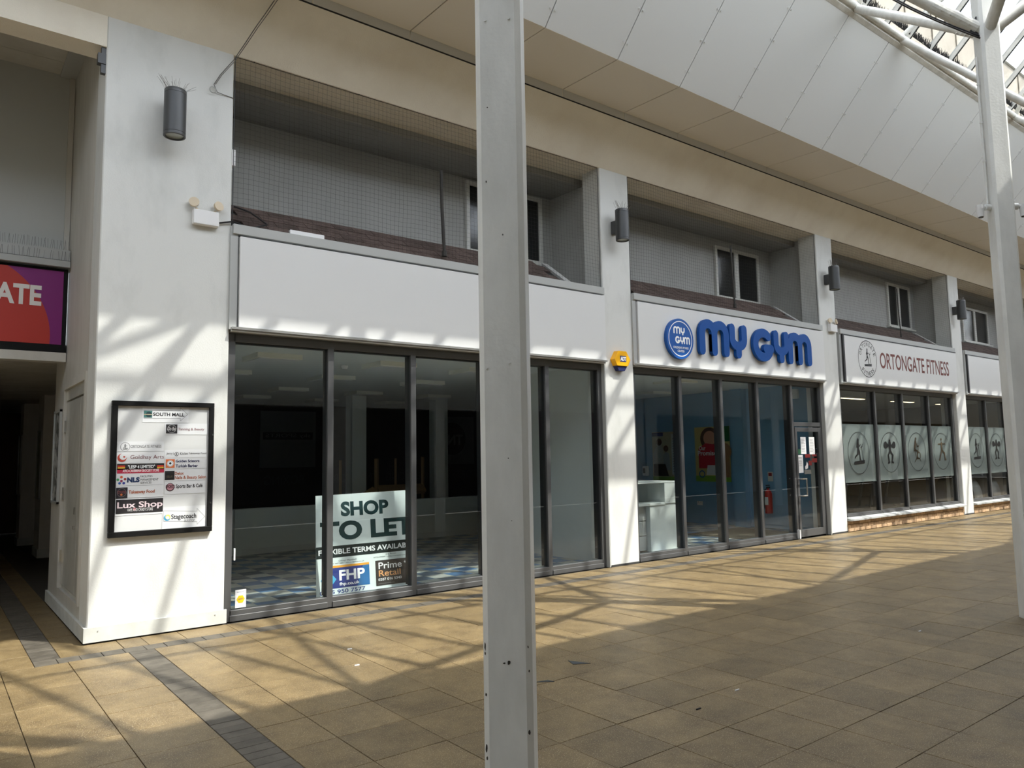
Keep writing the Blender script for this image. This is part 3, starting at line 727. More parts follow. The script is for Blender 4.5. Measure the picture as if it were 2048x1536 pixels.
def band(t, bars, figs):
    for (a, b), k in zip(zip(bars, bars[1:]), figs):
        MB().box(a+.03, b-.03, .1235, .1245, .95, 2.14).build('frosted_film', FROST, t)
        c = (a+b)/2; flat(t, 'circle', ring(c, 1.545, .425, .435, 44), fp, FIG)
        if k == 0: runner(t, fp, c, 1.55, .36, FIG)
        elif k == 1: fig_lift(t, fp, c, 1.55, .37)
        elif k == 2: fig_bike(t, fp, c, 1.55, .37)
        else: fig_yoga(t, fp, c, 1.55, .37)
band(S3, [14.50, 15.95, 17.2, 18.5, 19.78], [0, 1, 2, 3]); band(S4, [20.5, 21.82, 23.1, 24.4, 25.8], [0, 1, 2, 3])
# ---- brick stall risers with cills
for n, (a, b) in enumerate(((14.42, 19.86), (20.45, 25.9))):
    rz = struct('wall_stall_riser_%d' % (n+1), MB().box(a, b, .012, .2, 0, .21), MORTAR)
    bmesh_ = slab_mesh('brick', .215, .065, BRICK, .003, .03, .001)
    # brick face towards -y
    bme = {}
    def brick(x0, x1, z0):
        w_ = round(x1-x0, 3)
        if w_ not in bme:
            m0 = slab_mesh('b', w_, .062, BRICK, .003, .05, .0); m0.v = [(v[0], -v[2], v[1]) for v in m0.v]; bme[w_] = m0.mesh('brick', BRICK)
        o = bpy.data.objects.new('brick', bme[w_]); link(o, rz); o.location = ((x0+x1)/2, random.uniform(-.002, .002), z0+.031)
    for c in range(3):
        x = a-(0 if c % 2 == 0 else .1125)
        while x < b:
            x0, x1 = max(a, x), min(b, x+.215)
            if x1-x0 > .04: brick(x0, x1, .005+c*.070)
            x += .225
    struct('trim_window_cill_%d' % (n+1), MB().prism([(-.075, .215), (-.075, .245), (.10, .285), (.16, .285), (.16, .215)], a, b, 'x'), CAP)
# ---- party walls, ceilings and back walls of the shops
WHT = plain('shop_wall_white', (.74, .76, .74), .6); BLW = noisy('shop_wall_blue', (.17, .36, .54), (.20, .40, .58), 1.2, .6)
struct('wall_shop_party_1', MB().box(8.02, 8.10, .2, 2.8, 0, 3.0), WHT)
struct('wall_shop_party_return', MB().box(8.02, 10.2, 2.8, 2.88, 0, 3.0), WHT)
struct('wall_shop_left', MB().box(2.2, 2.38, .42, 14, 0, 3.0), WHT)
struct('ceiling_shops', MB().box(2.3, 26.6, .40, 14, 2.98, 3.2), plain('shop_ceiling', (.78, .80, .78), .6))
struct('wall_shop_partition', MB().box(8.10, 8.18, .2, 2.8, 0, 3.0), BLW)
struct('wall_shop_2_left', MB().box(10.12, 10.2, 2.88, 5.4, 0, 3.0), plain('mid_grey_wall', (.30, .31, .30), .7))
struct('wall_shop_1_half', MB().bbox(2.38, 10.12, 5.35, 5.5, 0, .78, .01).box(4.2, 4.32, 5.28, 5.35, 0, .78), WHT)
struct('baseboard_shop_1', MB().box(2.38, 10.12, 5.33, 5.35, 0, .10), WBOARD)
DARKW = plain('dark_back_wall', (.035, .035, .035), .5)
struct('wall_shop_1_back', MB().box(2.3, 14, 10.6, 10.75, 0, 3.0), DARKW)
for i, x in enumerate((6.9, 9.3)): struct('wall_shop_column_%d' % (i+1), MB().box(x, x+.32, 6.4+i*.6, 6.7+i*.6, 0, 3.0), WHT)
# grey posters and words in mirror writing, built at the back of the shop
def mirrored(x0, x1, z0, z1, y, label):
    t = thing('hanging_poster', label, 'poster', ((x0+x1)/2, y, z0))
    MB().box(x0, x1, y, y+.02, z0, z1).build('sheet', plain('poster_back', (.16, .17, .17), .7), t); MB().tube((x0+.1, y+.01, z1), (x0+.1, y+.01, 2.98), .004, 5).tube((x1-.1, y+.01, z1), (x1-.1, y+.01, 2.98), .004, 5).build('hanging_wire', DARKB, t); return t
GY = ink(70, 72, 74)
ms = mirrored(6.35, 7.75, 1.42, 2.80, 10.2, 'grey poster seen mirrored at the back of the empty shop with a dark lettered strip')
mp_ = lambda cx: Plane((cx, 10.195, 0), (-1, 0, 0))
flat(ms, 'strip', [rect(-.62, .64, 2.10, 2.28)], mp_(7.05), DARKB); text(ms, 'sky SPORTS', mp_(7.05).lift(.003), -.56, .58, 2.13, 2.25, ink(110, 112, 115), .01)
mt = mirrored(11.15, 12.6, 1.40, 2.75, 10.2, 'grey poster seen mirrored at the back of the empty shop with a dark disc')
flat(mt, 'disc', [disc(0, 2.12, .46, 30)], mp_(11.85), DARKB); text(mt, 'TNT', mp_(11.85).lift(.003), -.36, .42, 1.95, 2.24, ink(110, 112, 115), .03)
bl = thing('mirrored_lettering', 'faint mirrored row of sports words low on the dark back wall of the empty shop', 'lettering', (9, 10.58, 1.0))
for s_, x, w_ in (('BOXING', 7.1, 1.0), ('TNT SPORTS', 8.9, 1.6), ('HORSE RACING', 10.8, 1.7), ('TNT SPORTS', 12.9, 1.6)):
    text(bl, s_, Plane((x, 10.59, 0), (-1, 0, 0)), -w_/2, w_/2, 1.0, 1.22, ink(66, 68, 70), .01)
# ceiling light boxes
LB = plain('light_box', (.85, .84, .76), .5)
lights = [(3.28, 1.65), (5.02, 1.65), (6.55, 1.65), (5.03, 3.66), (6.80, 3.66), (3.3, 3.66), (3.3, 5.6), (5.2, 6.0), (6.85, 6.1), (3.4, 7.6), (5.2, 8.0), (6.9, 8.3), (8.6, 6.2), (8.7, 8.3), (10.4, 6.3)]
proto = None
def lightbox(x, y, label):
    t = thing('ceiling_light', label, 'light', (x+.3, y+.3, 2.98), 'square light boxes on the ceiling of the empty shop')
    MB().bbox(x, x+.60, y, y+.60, 2.915, 2.985, .006).build('frame', LB, t)
    MB().box(x+.04, x+.56, y+.04, y+.56, 2.908, 2.916).build('diffuser', WHITEP, t); return t
nm = ['first', 'second', 'third']
for i, (x, y) in enumerate(lights):
    rows = sorted(set(round(q[1]) for q in lights)); row = rows.index(round(y)); same = sorted(q[0] for q in lights if round(q[1]) == round(y))
    lightbox(x, y, 'empty shop ceiling light box, %s from left, %s row behind the window' % (['first', 'second', 'third', 'fourth', 'fifth', 'sixth'][same.index(x)], ['first', 'second', 'third', 'fourth', 'fifth', 'sixth'][row]))
sdt = thing('smoke_detector', 'small white smoke detector on the ceiling of the empty shop', 'detector', (4.85, 2.45, 2.98))
MB().lathe([(0, 0), (.055, 0), (.055, -.02), (.04, -.05), (0, -.055)], (4.85, 2.45, 2.98), 18).build('body', WHITEP, sdt); MB().lathe([(.046, -.022), (.048, -.03), (.04, -.036)], (4.85, 2.45, 2.98), 12).build('vent', DARKB, sdt)
# timber frame pieces in the dark part
TIM = plain('timber', (.30, .19, .09), .7)
def timber(p0, p1, label, w_=.07):
    p0 = Vector(p0); p1 = Vector(p1)
    d = (p1-p0).normalized(); a = d.orthogonal().normalized(); b = d.cross(a); mb = MB()
    vs = [p+a*s*w_/2+b*t_*w_/4 for p in (p0, p1) for s, t_ in ((-1, -1), (1, -1), (1, 1), (-1, 1))]
    mb.add(vs, [(0, 1, 2, 3), (7, 6, 5, 4), (0, 4, 5, 1), (1, 5, 6, 2), (2, 6, 7, 3), (3, 7, 4, 0)])
    return single('timber_length', mb, TIM, label, 'timber', tuple(p0), 'timber lengths in the dark back of the empty shop')
timber((6.55, 6.2, 0), (6.55, 6.2, 1.58), 'thin upright timber, leftmost of the uprights in the empty shop')
timber((7.35, 6.2, 0), (7.35, 6.2, 1.60), 'thick upright timber, second of the uprights in the empty shop', .12)
timber((7.85, 6.3, 0), (7.85, 6.3, 1.60), 'upright timber between the thick one and the last one')
timber((8.45, 6.2, 0), (8.45, 6.2, 1.62), 'upright timber nearest the pale interior column', .10)
timber((5.2, 5.62, .05), (7.0, 5.62, 1.00), 'slanting timber lying against the half height wall', .12)
timber((7.35, 6.15, .95), (8.45, 6.15, .95), 'horizontal timber board joining the uprights', .20)
# ---- floors of the shops: vinyl tiles
VB = noisy('vinyl_blue', (.085, .19, .36), (.12, .24, .43), 6, .35, rnd=.2); VG = noisy('vinyl_grey', (.42, .44, .41), (.52, .54, .50), 6, .35, rnd=.08); VD = noisy('vinyl_slate', (.09, .13, .18), (.13, .17, .22), 6, .35, rnd=.15)
sf = struct('floor_shop_1', MB().box(2.38, 8.12, .18, 14, -.02, -.003).box(8.12, 10.12, 2.88, 5.5, -.02, -.003), GROUT)
random.seed(21)
def vinyl(parent, x0, x1, y0, y1, t, lim):
    A, B, D = [], [], []
    i = 0; x = x0
    while x < x1-.02:
        y = y0; j = 0
        while y < y1-.02:
            c = (x, min(x+t, x1), y, min(y+t, y1))
            (B if (i+j) % 2 == 0 else (A if random.random() < .55 else D)).append(c)
            y += t; j += 1
        x += t; i += 1
    lay(A, 'vinyl_tile', VB, parent, lim, .0, .0002, inframe); lay(B, 'vinyl_tile', VG, parent, lim, .0, .0002, inframe); lay(D, 'vinyl_tile', VD, parent, lim, .0, .0002, inframe)
_old = slab_mesh
def slab_mesh(name, w, d, mat, ch=.0014, th=.03, gap=.0024):
    if name == 'vinyl_tile': return _old(name, w, d, mat, .0008, .002, .0008)
    return _old(name, w, d, mat, ch, th, gap)
vinyl(sf, 2.40, 8.02, .30, 5.33, .305, 99); vinyl(sf, 8.02, 10.1, 2.89, 5.33, .305, 0)
struct('trim_threshold', MB().bbox(2.46, 7.76, .175, .295, -.01, .018, .003).bbox(8.5, 12.7, .175, .26, -.01, .018, .003), WBOARD)
sf2 = struct('floor_shop_2', MB().box(8.2, 14.2, .18, 5.4, -.02, -.003), GROUT)
vinyl(sf2, 8.22, 14.1, .19, 5.2, .305, 60)
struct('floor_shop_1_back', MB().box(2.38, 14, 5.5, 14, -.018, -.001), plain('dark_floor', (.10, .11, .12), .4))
struct('floor_gym', MB().box(14.3, 26, .18, 9, -.018, -.001), plain('gym_floor', (.10, .08, .06), .5))
single('door_mat', MB().bbox(12.0, 13.7, .70, 2.05, .001, .012, .003), noisy('mat_brown', (.10, .085, .06), (.15, .13, .09), 60, .9), 'brown entrance mat on the tiled floor behind the glass door', 'mat', (12.9, 1.4, 0))
# ---- shop 2 interior
struct('wall_shop_2_right', MB().box(14.12, 14.22, .2, 5.5, 0, 3.0), BLW)
struct('wall_shop_2_pilaster', MB().box(13.95, 14.12, 2.0, 2.3, 0, 3.0), BLW)
struct('wall_shop_2_return', MB().box(13.86, 14.12, .2, .38, 0, 3.0), BLW)
struct('wall_shop_2_back', MB().box(10.2, 14.2, 5.3, 5.4, 0, 3.0), BLW)
struct('baseboard_shop_2', MB().box(14.10, 14.12, .38, 5.3, 0, .08), BLW)
wp = lambda y: Plane((14.115, y, 0), (0, -1, 0), (0, 0, 1), (-1, 0, 0))
pA = thing('wall_poster', 'poster of an adult and a child beside a price list on the blue wall', 'poster', (14.11, 4.2, .95), 'posters on the blue shop wall')
MB().box(14.108, 14.118, 3.75, 4.72, .95, 2.12).build('sheet', ink(190, 180, 150), pA); P = wp(4.72).lift(.010)
flat(pA, 'green_foot', [rect(0, .97, .95, 1.05)], P, ink(120, 165, 50)); flat(pA, 'heading', [rect(.0, .35, 2.02, 2.11)], P, ink(20, 45, 100))
flat(pA, 'price_list', [rect(.60, .93, 1.10, 2.06)], P, ink(205, 210, 208)); flat(pA, 'printed_lines', [rect(.64, .9, 1.16+.06*k, 1.185+.06*k) for k in range(14)], P.lift(.001), ink(130, 132, 135))
flat(pA, 'adult_figure', [disc(.22, 1.86, .10), [(.02, 1.15), (.02, 1.60), (.12, 1.76), (.32, 1.76), (.40, 1.5), (.36, 1.15)]], P.lift(.001), ink(196, 190, 180)); flat(pA, 'faces', [disc(.22, 1.88, .085), disc(.43, 1.72, .075)], P.lift(.002), ink(96, 58, 40))
flat(pA, 'child_figure', [[(.34, 1.2), (.34, 1.55), (.42, 1.64), (.52, 1.60), (.56, 1.2)]], P.lift(.0015), ink(170, 172, 176)); flat(pA, 'dark_legs', [[(.03, 1.06), (.03, 1.35), (.4, 1.35), (.5, 1.06)]], P.lift(.003), ink(60, 44, 34))
pB = thing('wall_poster', 'colourful poster of a smiling child with red band on the blue wall', 'poster', (14.11, 2.95, .95), 'posters on the blue shop wall')
MB().box(14.108, 14.118, 2.46, 3.42, .95, 2.19).build('sheet', ink(208, 190, 120), pB); P = wp(3.42).lift(.010)
flat(pB, 'green_corner', [rect(.74, .96, 1.85, 2.19)], P, ink(20, 110, 60)); flat(pB, 'green_foot', [rect(0, .96, .95, 1.08)], P, ink(130, 175, 50))
flat(pB, 'hair', [disc(.42, 1.92, .26)], P.lift(.001), ink(84, 52, 34)); flat(pB, 'face', [disc(.42, 1.93, .17)], P.lift(.002), ink(214, 150, 120))
flat(pB, 'red_shirt', [[(.1, 1.25), (.1, 1.7), (.3, 1.82), (.62, 1.78), (.7, 1.25)]], P.lift(.0025), ink(196, 30, 50)); flat(pB, 'second_figure', [disc(.80, 1.62, .20), [(.66, 1.05), (.62, 1.5), (.95, 1.5), (.95, 1.05)]], P.lift(.003), ink(170, 128, 84))
text(pB, 'Our', P.lift(.004), .12, .30, 1.66, 1.76, ink(240, 235, 235), .02); text(pB, 'Promise', P.lift(.004), .08, .60, 1.54, 1.65, ink(240, 235, 235), .02); flat(pB, 'white_skirt', [[(.3, 1.1), (.34, 1.32), (.55, 1.32), (.6, 1.1)]], P.lift(.004), ink(220, 220, 222))
flat(pB, 'small_round_mark', ring(.18, 1.12, .06, .085), P.lift(.005), ink(40, 90, 160))
# fire extinguisher hung on the wall
fx = thing('fire_extinguisher', 'red fire extinguisher hanging by the blue wall behind the glass', 'extinguisher', (14.0, 1.48, .32))
MB().lathe([(0, 0), (.075, 0), (.08, .02), (.08, .40), (.06, .46), (.025, .49), (.025, .52), (0, .52)], (14.0, 1.48, .32), 24).build('cylinder', ink(190, 22, 24, .35), fx, True)
MB().box(13.96, 14.06, 1.465, 1.495, .84, .87).box(13.94, 14.05, 1.468, 1.492, .89, .91).build('handle', DARKB, fx); MB().path([(13.97, 1.48, .84), (13.90, 1.50, .80), (13.90, 1.52, .55), (13.92, 1.52, .42)], .012, 8).build('hose', DARKB, fx)
flat(fx, 'label', [rect(-.04, .05, .50, .66)], Plane((13.915, 1.48, 0), (0, -1, 0), (0, 0, 1), (-1, 0, 0)), WHITEP); MB().box(14.06, 14.12, 1.46, 1.50, .60, .64).build('wall_bracket', DARKB, fx)
es = thing('extinguisher_sign', 'small notice above the red fire extinguisher', 'sign', (14.11, 1.47, 1.0)); MB().box(14.108, 14.118, 1.42, 1.54, .98, 1.18).build('plate', ink(200, 200, 190), es); flat(es, 'symbol', [rect(.02, .10, 1.09, 1.16)], wp(1.54).lift(.010), ink(150, 30, 30))
al = thing('hand_dispenser', 'white hand gel dispenser on the blue wall beside the price list poster', 'dispenser', (14.08, 4.92, 1.06)); MB().bbox(14.0, 14.118, 4.85, 4.99, 1.06, 1.30, .02).build('body', WHITEP, al); flat(al, 'window', [rect(.04, .10, 1.13, 1.25)], Plane((13.999, 4.99, 0), (0, -1, 0), (0, 0, 1), (-1, 0, 0)), DARKB)
so = thing('wall_socket', 'white double socket low on the blue wall', 'socket', (14.11, 3.34, .41)); MB().bbox(14.105, 14.118, 3.27, 3.42, .41, .50, .003).build('plate', WHITEP, so); flat(so, 'switches', [rect(.03, .05, .47, .485), rect(.10, .12, .47, .485)], Plane((14.104, 3.42, 0), (0, -1, 0), (0, 0, 1), (-1, 0, 0)), GY)
ab = thing('alarm_keypad', 'pale square box high on the wall behind the glass above the door', 'panel', (14.1, .84, 2.68)); MB().bbox(14.05, 14.118, .72, .96, 2.68, 2.88, .01).build('case', WHITEP, ab); flat(ab, 'keyhole', [rect(.11, .13, 2.76, 2.80)], Plane((14.049, .96, 0), (0, -1, 0), (0, 0, 1), (-1, 0, 0)), GY)
# reception counter
ct = thing('reception_counter', 'pale grey stepped reception counter close behind the glass', 'counter', (9.7, .9, 0))
CT = plain('counter_white', (.60, .63, .61), .4)
MB().bbox(9.37, 10.02, .62, 1.60, .02, .78, .004).build('body', CT, ct); MB().bbox(9.72, 10.04, .60, 1.62, .78, 1.12, .004).build('raised_back', CT, ct); MB().bbox(8.95, 9.74, .60, 1.62, .76, .80, .004).build('worktop', CT, ct); MB().bbox(8.95, 10.06, .595, 1.63, 1.12, 1.145, .004).build('top_shelf', CT, ct)
MB().bbox(8.95, 9.72, 1.35, 1.6, .80, 1.12, .004).build('back_panel', plain('counter_grey', (.35, .35, .32), .5), ct)
for k in range(3): d_ = MB().bbox(9.0, 9.36, .70, 1.6, .04+.24*k, .27+.24*k, .004).build('drawer', plain('drawer_grey', (.42, .42, .40), .5), ct)
for i, (x, y) in enumerate(((11.0, 1.3), (12.6, 3.3), (9.4, 3.2))):
    t = thing('ceiling_light', ['light box nearest the glass in the blue walled shop', 'light box near the posters in the blue walled shop', 'light box over the reception counter side of the blue walled shop'][i], 'light', (x+.3, y+.3, 2.98), 'light boxes in the blue walled shop')
    MB().bbox(x, x+.60, y, y+.60, 2.93, 2.985, .005).build('frame', LB, t); MB().box(x+.04, x+.56, y+.04, y+.56, 2.924, 2.93).build('diffuser', WHITEP, t)
cm = thing('dome_camera', 'small white dome on the ceiling just behind the glass above the door', 'camera', (13.5, .6, 2.98)); MB().lathe([(0, -.10), (.04, -.08), (.06, -.03), (.06, 0)], (13.5, .6, 2.98), 18).build('dome', WHITEP, cm, True)
# ---- gym interior
struct('wall_gym_left', MB().box(14.22, 14.32, .38, 9, 0, 3.0), plain('gym_brown', (.15, .10, .07), .7))
struct('wall_gym_back', MB().box(14.2, 26.2, 8.9, 9, 0, 3.0), plain('gym_back', (.13, .09, .06), .7))
struct('wall_gym_right', MB().box(26.0, 26.1, .38, 9, 0, 3.0), plain('gym_right', (.30, .25, .19), .7))
struct('wall_gym_band', MB().box(14.32, 26, 8.85, 8.9, 1.9, 2.7), plain('gym_plum', (.13, .03, .08), .6))
LED = plain('gym_light', (1.0, .82, .5), .5, emit=3.0)
for i in range(7):
    x = 15.4+(i % 4)*2.8; y = 2.0+(i//4)*3.0
    t = thing('gym_ceiling_light', 'warm lit gym strip light, %s from the left in the %s row' % (['first', 'second', 'third', 'fourth'][i % 4], ['front', 'back'][i//4]), 'light', (x, y, 2.9), 'lit strips on the gym ceiling')
    MB().box(x, x+1.2, y, y+.16, 2.93, 2.98).build('housing', WHITEP, t); MB().box(x+.02, x+1.18, y+.02, y+.14, 2.92, 2.93).build('tube', LED, t)
def treadmill(x, y, label):
    t = thing('treadmill', label, 'treadmill', (x, y, 0), 'treadmills inside the gym window')
    MB().bbox(x-.35, x+.35, y, y+1.6, .0, .20, .02).build('deck', DARKB, t); MB().box(x-.24, x+.24, y+.1, y+1.55, .20, .205).build('belt', plain('belt', (.05, .05, .05), .6), t)
    MB().bbox(x-.36, x+.36, y, y+.45, .10, .34, .05).build('motor_cover', CARPAINT, t)
    for s in (-1, 1): MB().tube((x+s*.34, y+.3, .2), (x+s*.34, y+.1, 1.25), .03, 10).build('upright', CARPAINT, t)
    MB().bbox(x-.38, x+.38, y, y+.18, 1.2, 1.5, .03).build('console', DARKB, t); return t
for i, x in enumerate((15.3, 16.5, 17.7)):
    treadmill(x, .75, ['dark treadmill just inside the gym window, nearest the glass door', 'dark treadmill between two others inside the gym window', 'dark treadmill inside the gym window under the cyclist figure'][i])
for i, x in enumerate((21.3, 22.5)):
    t = thing('stacked_tyre', ['dark curved gym machine behind the runner figure of the last window', 'dark curved gym machine behind the weightlifter figure of the last window'][i], 'gym machine', (x, 1.2, 0))
    MB().prism([(.7+.5*math.cos(a), .35+.62*math.sin(a)) for a in [math.pi*k/14 for k in range(15)]]+[(.35+.7-.5, .0), (1.3, 0)][:0]+[(.2, 0), (1.2, 0)], x-.25, x+.25, 'x').build('body', CARPAINT, t)
    MB().tube((x-.3, 1.1, 1.0), (x+.3, 1.1, 1.0), .025, 8).build('handlebar', SILV, t)
    t.name = 'curved_exercise_machine'; ROOT[t.name] = Vector((x, 1.2, 0))
# ---- to let board leaning inside the shop window
tl = thing('to_let_board', 'leaning white SHOP TO LET board inside the window of the empty shop', 'sign', (4.13, .32, 0))
BN = Vector((0, -1, .10)).normalized(); BV = Vector((0, .10, 1)).normalized()
bpn = Plane((3.50, .28, .02), (1, 0, 0), BV, BN)
o = flat(tl, 'board', [[(0, 0), (1.26, 0), (1.30, 1.20), (.03, 1.18)]], bpn.lift(-.008), plain('board_white', (.70, .78, .78), .4), .008)
DG = ink(18, 56, 58); q = bpn.lift(.0015)
text(tl, 'SHOP', q, .33, .95, .93, 1.10, DG, .045); text(tl, 'TO LET', q, .07, 1.27, .66, .88, DG, .045)
flat(tl, 'black_band', [rect(.012, 1.285, .475, .605)], q, ink(20, 34, 34)); text(tl, 'FLEXIBLE TERMS AVAILABLE', q.lift(.001), .04, 1.26, .51, .57, WI, .02)
text(tl, 'Oliver Marshall', q, .28, .50, .425, .445, DG); text(tl, '07887 787 885 - oliver@fhp.co.uk', q, .14, .60, .397, .415, DG)
text(tl, 'Joe Bryan', q, .88, 1.02, .445, .465, DG); text(tl, '07776 599500 - joe@primeretailproperty.com', q, .72, 1.22, .418, .436, DG)
flat(tl, 'blue_panel', [rect(.09, .66, .135, .36)], q, ink(28, 52, 128)); flat(tl, 'light_blue_corner', [[(.5, .135), (.66, .135), (.66, .36), (.58, .36)]], q.lift(.0005), ink(30, 105, 165)); flat(tl, 'orange_strip', [rect(.09, .66, .36, .385)], q, ink(228, 160, 50))
for (u, v, c) in ((.15, .29, (228, 160, 50)), (.20, .235, (70, 170, 215)), (.15, .18, (228, 160, 50)), (.10, .235, (70, 170, 215))): flat(tl, 'diamond', [[(u-.045, v), (u, v-.05), (u+.045, v), (u, v+.05)]], q.lift(.001), ink(*c))
text(tl, 'FHP', q.lift(.001), .28, .60, .215, .33, WI, .03); text(tl, 'fhp.co.uk', q.lift(.001), .28, .53, .15, .195, WI, .02)
text(tl, '0115 950 7577', q, .04, .60, .075, .12, ink(40, 64, 130), .02); flat(tl, 'blue_line', [rect(.09, .66, .05, .062)], q, ink(40, 64, 130))
flat(tl, 'dark_panel', [rect(.74, 1.21, .10, .39)], q, ink(44, 40, 40)); text(tl, 'Prime', q.lift(.001), .78, 1.09, .29, .365, WI, .01); text(tl, 'Retail', q.lift(.001), .78, 1.07, .205, .275, ink(220, 160, 105), .01); text(tl, '+', q.lift(.001), 1.12, 1.15, .33, .36, WI)
text(tl, '0207 016 5340', q.lift(.001), .77, 1.08, .155, .185, WI, .01); text(tl, 'primeretailproperty.com', q.lift(.001), .77, .98, .115, .13, ink(150, 150, 150))
st_ = thing('alarm_sticker', 'small white and yellow sticker low in the corner of the first pane', 'sticker', (2.60, .112, .13)); sp2 = Plane((0, .1135, 0))
flat(st_, 'sheet', [rect(2.555, 2.665, .12, .30)], sp2, WHITEP, .0006); flat(st_, 'yellow_hexagon', [disc(2.61, .205, .042, 6)], sp2.lift(.002), ink(240, 190, 20)); text(st_, 'ADT', sp2.lift(.003), 2.585, 2.635, .196, .214, ink(30, 40, 110)); text(st_, 'Secured by ADT', sp2.lift(.001), 2.57, 2.65, .268, .285, ink(30, 40, 110))
MB().box(2.53, 2.545, .10, .113, .60, .72).build('pull_tab', WHITEP, S1)
# ================================================================== directory board
db = thing('directory_board', 'black framed directory board of shop names on the white pier', 'board', (1.81, -.02, .93))
fr = MB(); xa, xb, za, zb = 1.352, 2.268, .925, 2.185
fr.bbox(xa, xb, -.045, 0, zb-.045, zb, .003).bbox(xa, xb, -.045, 0, za, za+.05, .003).bbox(xa, xa+.05, -.045, 0, za+.05, zb-.045, .003).bbox(xb-.045, xb, -.045, 0, za+.05, zb-.045, .003)
fr.build('frame', BLACKM, db); MB().box(xa+.04, xb-.04, -.016, 0, za+.04, zb-.04).build('backing', plain('board_back', (.60, .61, .61), .35), db)
MB().tube((xb-.012, -.05, 1.87), (xb-.012, -.044, 1.87), .009, 12).build('lock', SILV, db); MB().tube((xb-.02, -.05, 1.20), (xb-.02, -.044, 1.20), .009, 12).build('lock', SILV, db)
# map zoom-crop pixels of the board (crop 1239x1536) into board plane by bilinear interpolation of the inner corners
def bpx(x, y):
    # inner corners in the crop: TL(172,142) TR(1092,165) BL(133,1415) BR(1068,1345)
    # inverse bilinear via iteration
    s, t_ = .5, .5
    for _ in range(20):
        px = (1-s)*(1-t_)*172+s*(1-t_)*1092+(1-s)*t_*133+s*t_*1068; py = (1-s)*(1-t_)*142+s*(1-t_)*165+(1-s)*t_*1415+s*t_*1345
        dxs = (1-t_)*920+t_*935; dys = (1-t_)*23+t_*-70; dxt = (1-s)*-39+s*-24; dyt = (1-s)*1273+s*1180
        D = dxs*dyt-dxt*dys; ex, ey = x-px, y-py
        s += (ex*dyt-dxt*ey)/D; t_ += (dxs*ey-dys*ex)/D
    return xa+.05+s*(xb-xa-.095), zb-.045-t_*(zb-za-.095)
bq = Plane((0, -.0175, 0))
def sheet(x0, y0, x1, y1, col=None, name='card', l=0.0):
    a = bpx(x0, y0); b = bpx(x1, y1); flat(db, name, [rect(a[0], b[0], b[1], a[1])], bq.lift(l), col or ink(214, 216, 218), .0008)
def bt(s, x0, y0, x1, y1, c, bold=.0, l=.002, shear=0):
    a = bpx(x0, y0); b = bpx(x1, y1); text(db, s, bq.lift(l), a[0], b[0], b[1], a[1], c, bold, shear=shear)
def bdisc(x, y, r, c, l=.0025, r0=None):
    a = bpx(x, y); rr = r/920*.82
    flat(db, 'logo', [disc(a[0], a[1], rr)] if r0 is None else ring(a[0], a[1], r0/920*.82, rr, 26), bq.lift(l), c)
def barrow(x0, ya, yb, xm, x1):
    P = [(x0, ya+28), (xm, ya+28), (xm, ya), (x1, (ya+yb)/2), (xm, yb), (xm, yb-28), (x0, yb-28), (x0, ya+28)]
    Q = [bpx(*p) for p in P]; pol = []
    for a, b in zip(Q, Q[1:]): pol += stroke([a, b], .0022, n=3)
    flat(db, 'arrow_outline', pol, bq.lift(.002), ink(70, 70, 72))
K = ink(22, 24, 28); NAVY = ink(34, 40, 78); RED = ink(150, 48, 50); GRY = ink(90, 90, 92); BRW = ink(168, 92, 60)
sheet(410, 150, 872, 318, l=.0005); barrow(422, 165, 300, 788, 864); sheet(424, 195, 503, 265, ink(60, 110, 105), 'picture', .002); bdisc(470, 232, 30, ink(28, 54, 58), .0034); sheet(424, 228, 503, 236, ink(190, 180, 150), 'picture', .0044); bt('SOUTH MALL', 512, 212, 830, 254, K, .028)
sheet(632, 322, 1078, 438); sheet(643, 333, 756, 425, ink(40, 40, 42), 'picture', .002); bdisc(700, 378, 44, ink(190, 190, 190), .0034, 41); bt('Glo Bar', 655, 358, 745, 396, ink(235, 235, 235), 0, .0036, .3); bt('Tanning & Beauty', 764, 368, 1040, 402, ink(150, 125, 128), .02)
sheet(166, 508, 618, 605); bdisc(242, 560, 46, ink(90, 90, 92), .002, 43); a_ = bpx(242, 562); runner(db, bq.lift(.0024), a_[0], a_[1], .034, K); bt('ORTONGATE FITNESS', 294, 543, 594, 570, GRY)
sheet(162, 616, 622, 722); bdisc(212, 672, 44, ink(178, 70, 56), .002); bdisc(222, 660, 34, ink(214, 216, 218), .0030); bdisc(232, 662, 10, ink(178, 70, 56), .0036); bt('Goldhay Arts', 292, 645, 620, 690, ink(110, 62, 66))
sheet(166, 736, 622, 782, ink(38, 34, 36), 'card', .001); sheet(166, 782, 622, 818, ink(176, 40, 66), 'card', .001); bt('"LESP 4 LIMITED"', 268, 746, 530, 774, WI, .02); bt('AFRO-CARIBBEAN GROCERY STORE', 218, 790, 572, 808, WI, .01)
sheet(170, 750, 240, 764, ink(206, 60, 44), 'flag', .0022); sheet(170, 764, 240, 780, ink(216, 170, 60), 'flag', .0022); sheet(552, 746, 618, 760, ink(206, 60, 44), 'flag', .0022); sheet(552, 760, 618, 776, ink(216, 170, 60), 'flag', .0022)
sheet(158, 826, 618, 940); 
for (x, y, c) in ((206, 866, (200, 90, 50)), (172, 892, (60, 140, 90)), (240, 886, (150, 60, 60)), (188, 928, (50, 90, 160)), (228, 926, (50, 60, 140)), (206, 905, (140, 60, 90))): bdisc(x, y, 13, ink(*c), .002)
bt('NLS', 260, 868, 380, 916, ink(30, 52, 92), .06); bt('FACILITIES', 388, 848, 506, 864, K); bt('MANAGEMENT', 388, 880, 566, 896, K); bt('SERVICES', 388, 912, 496, 928, K)
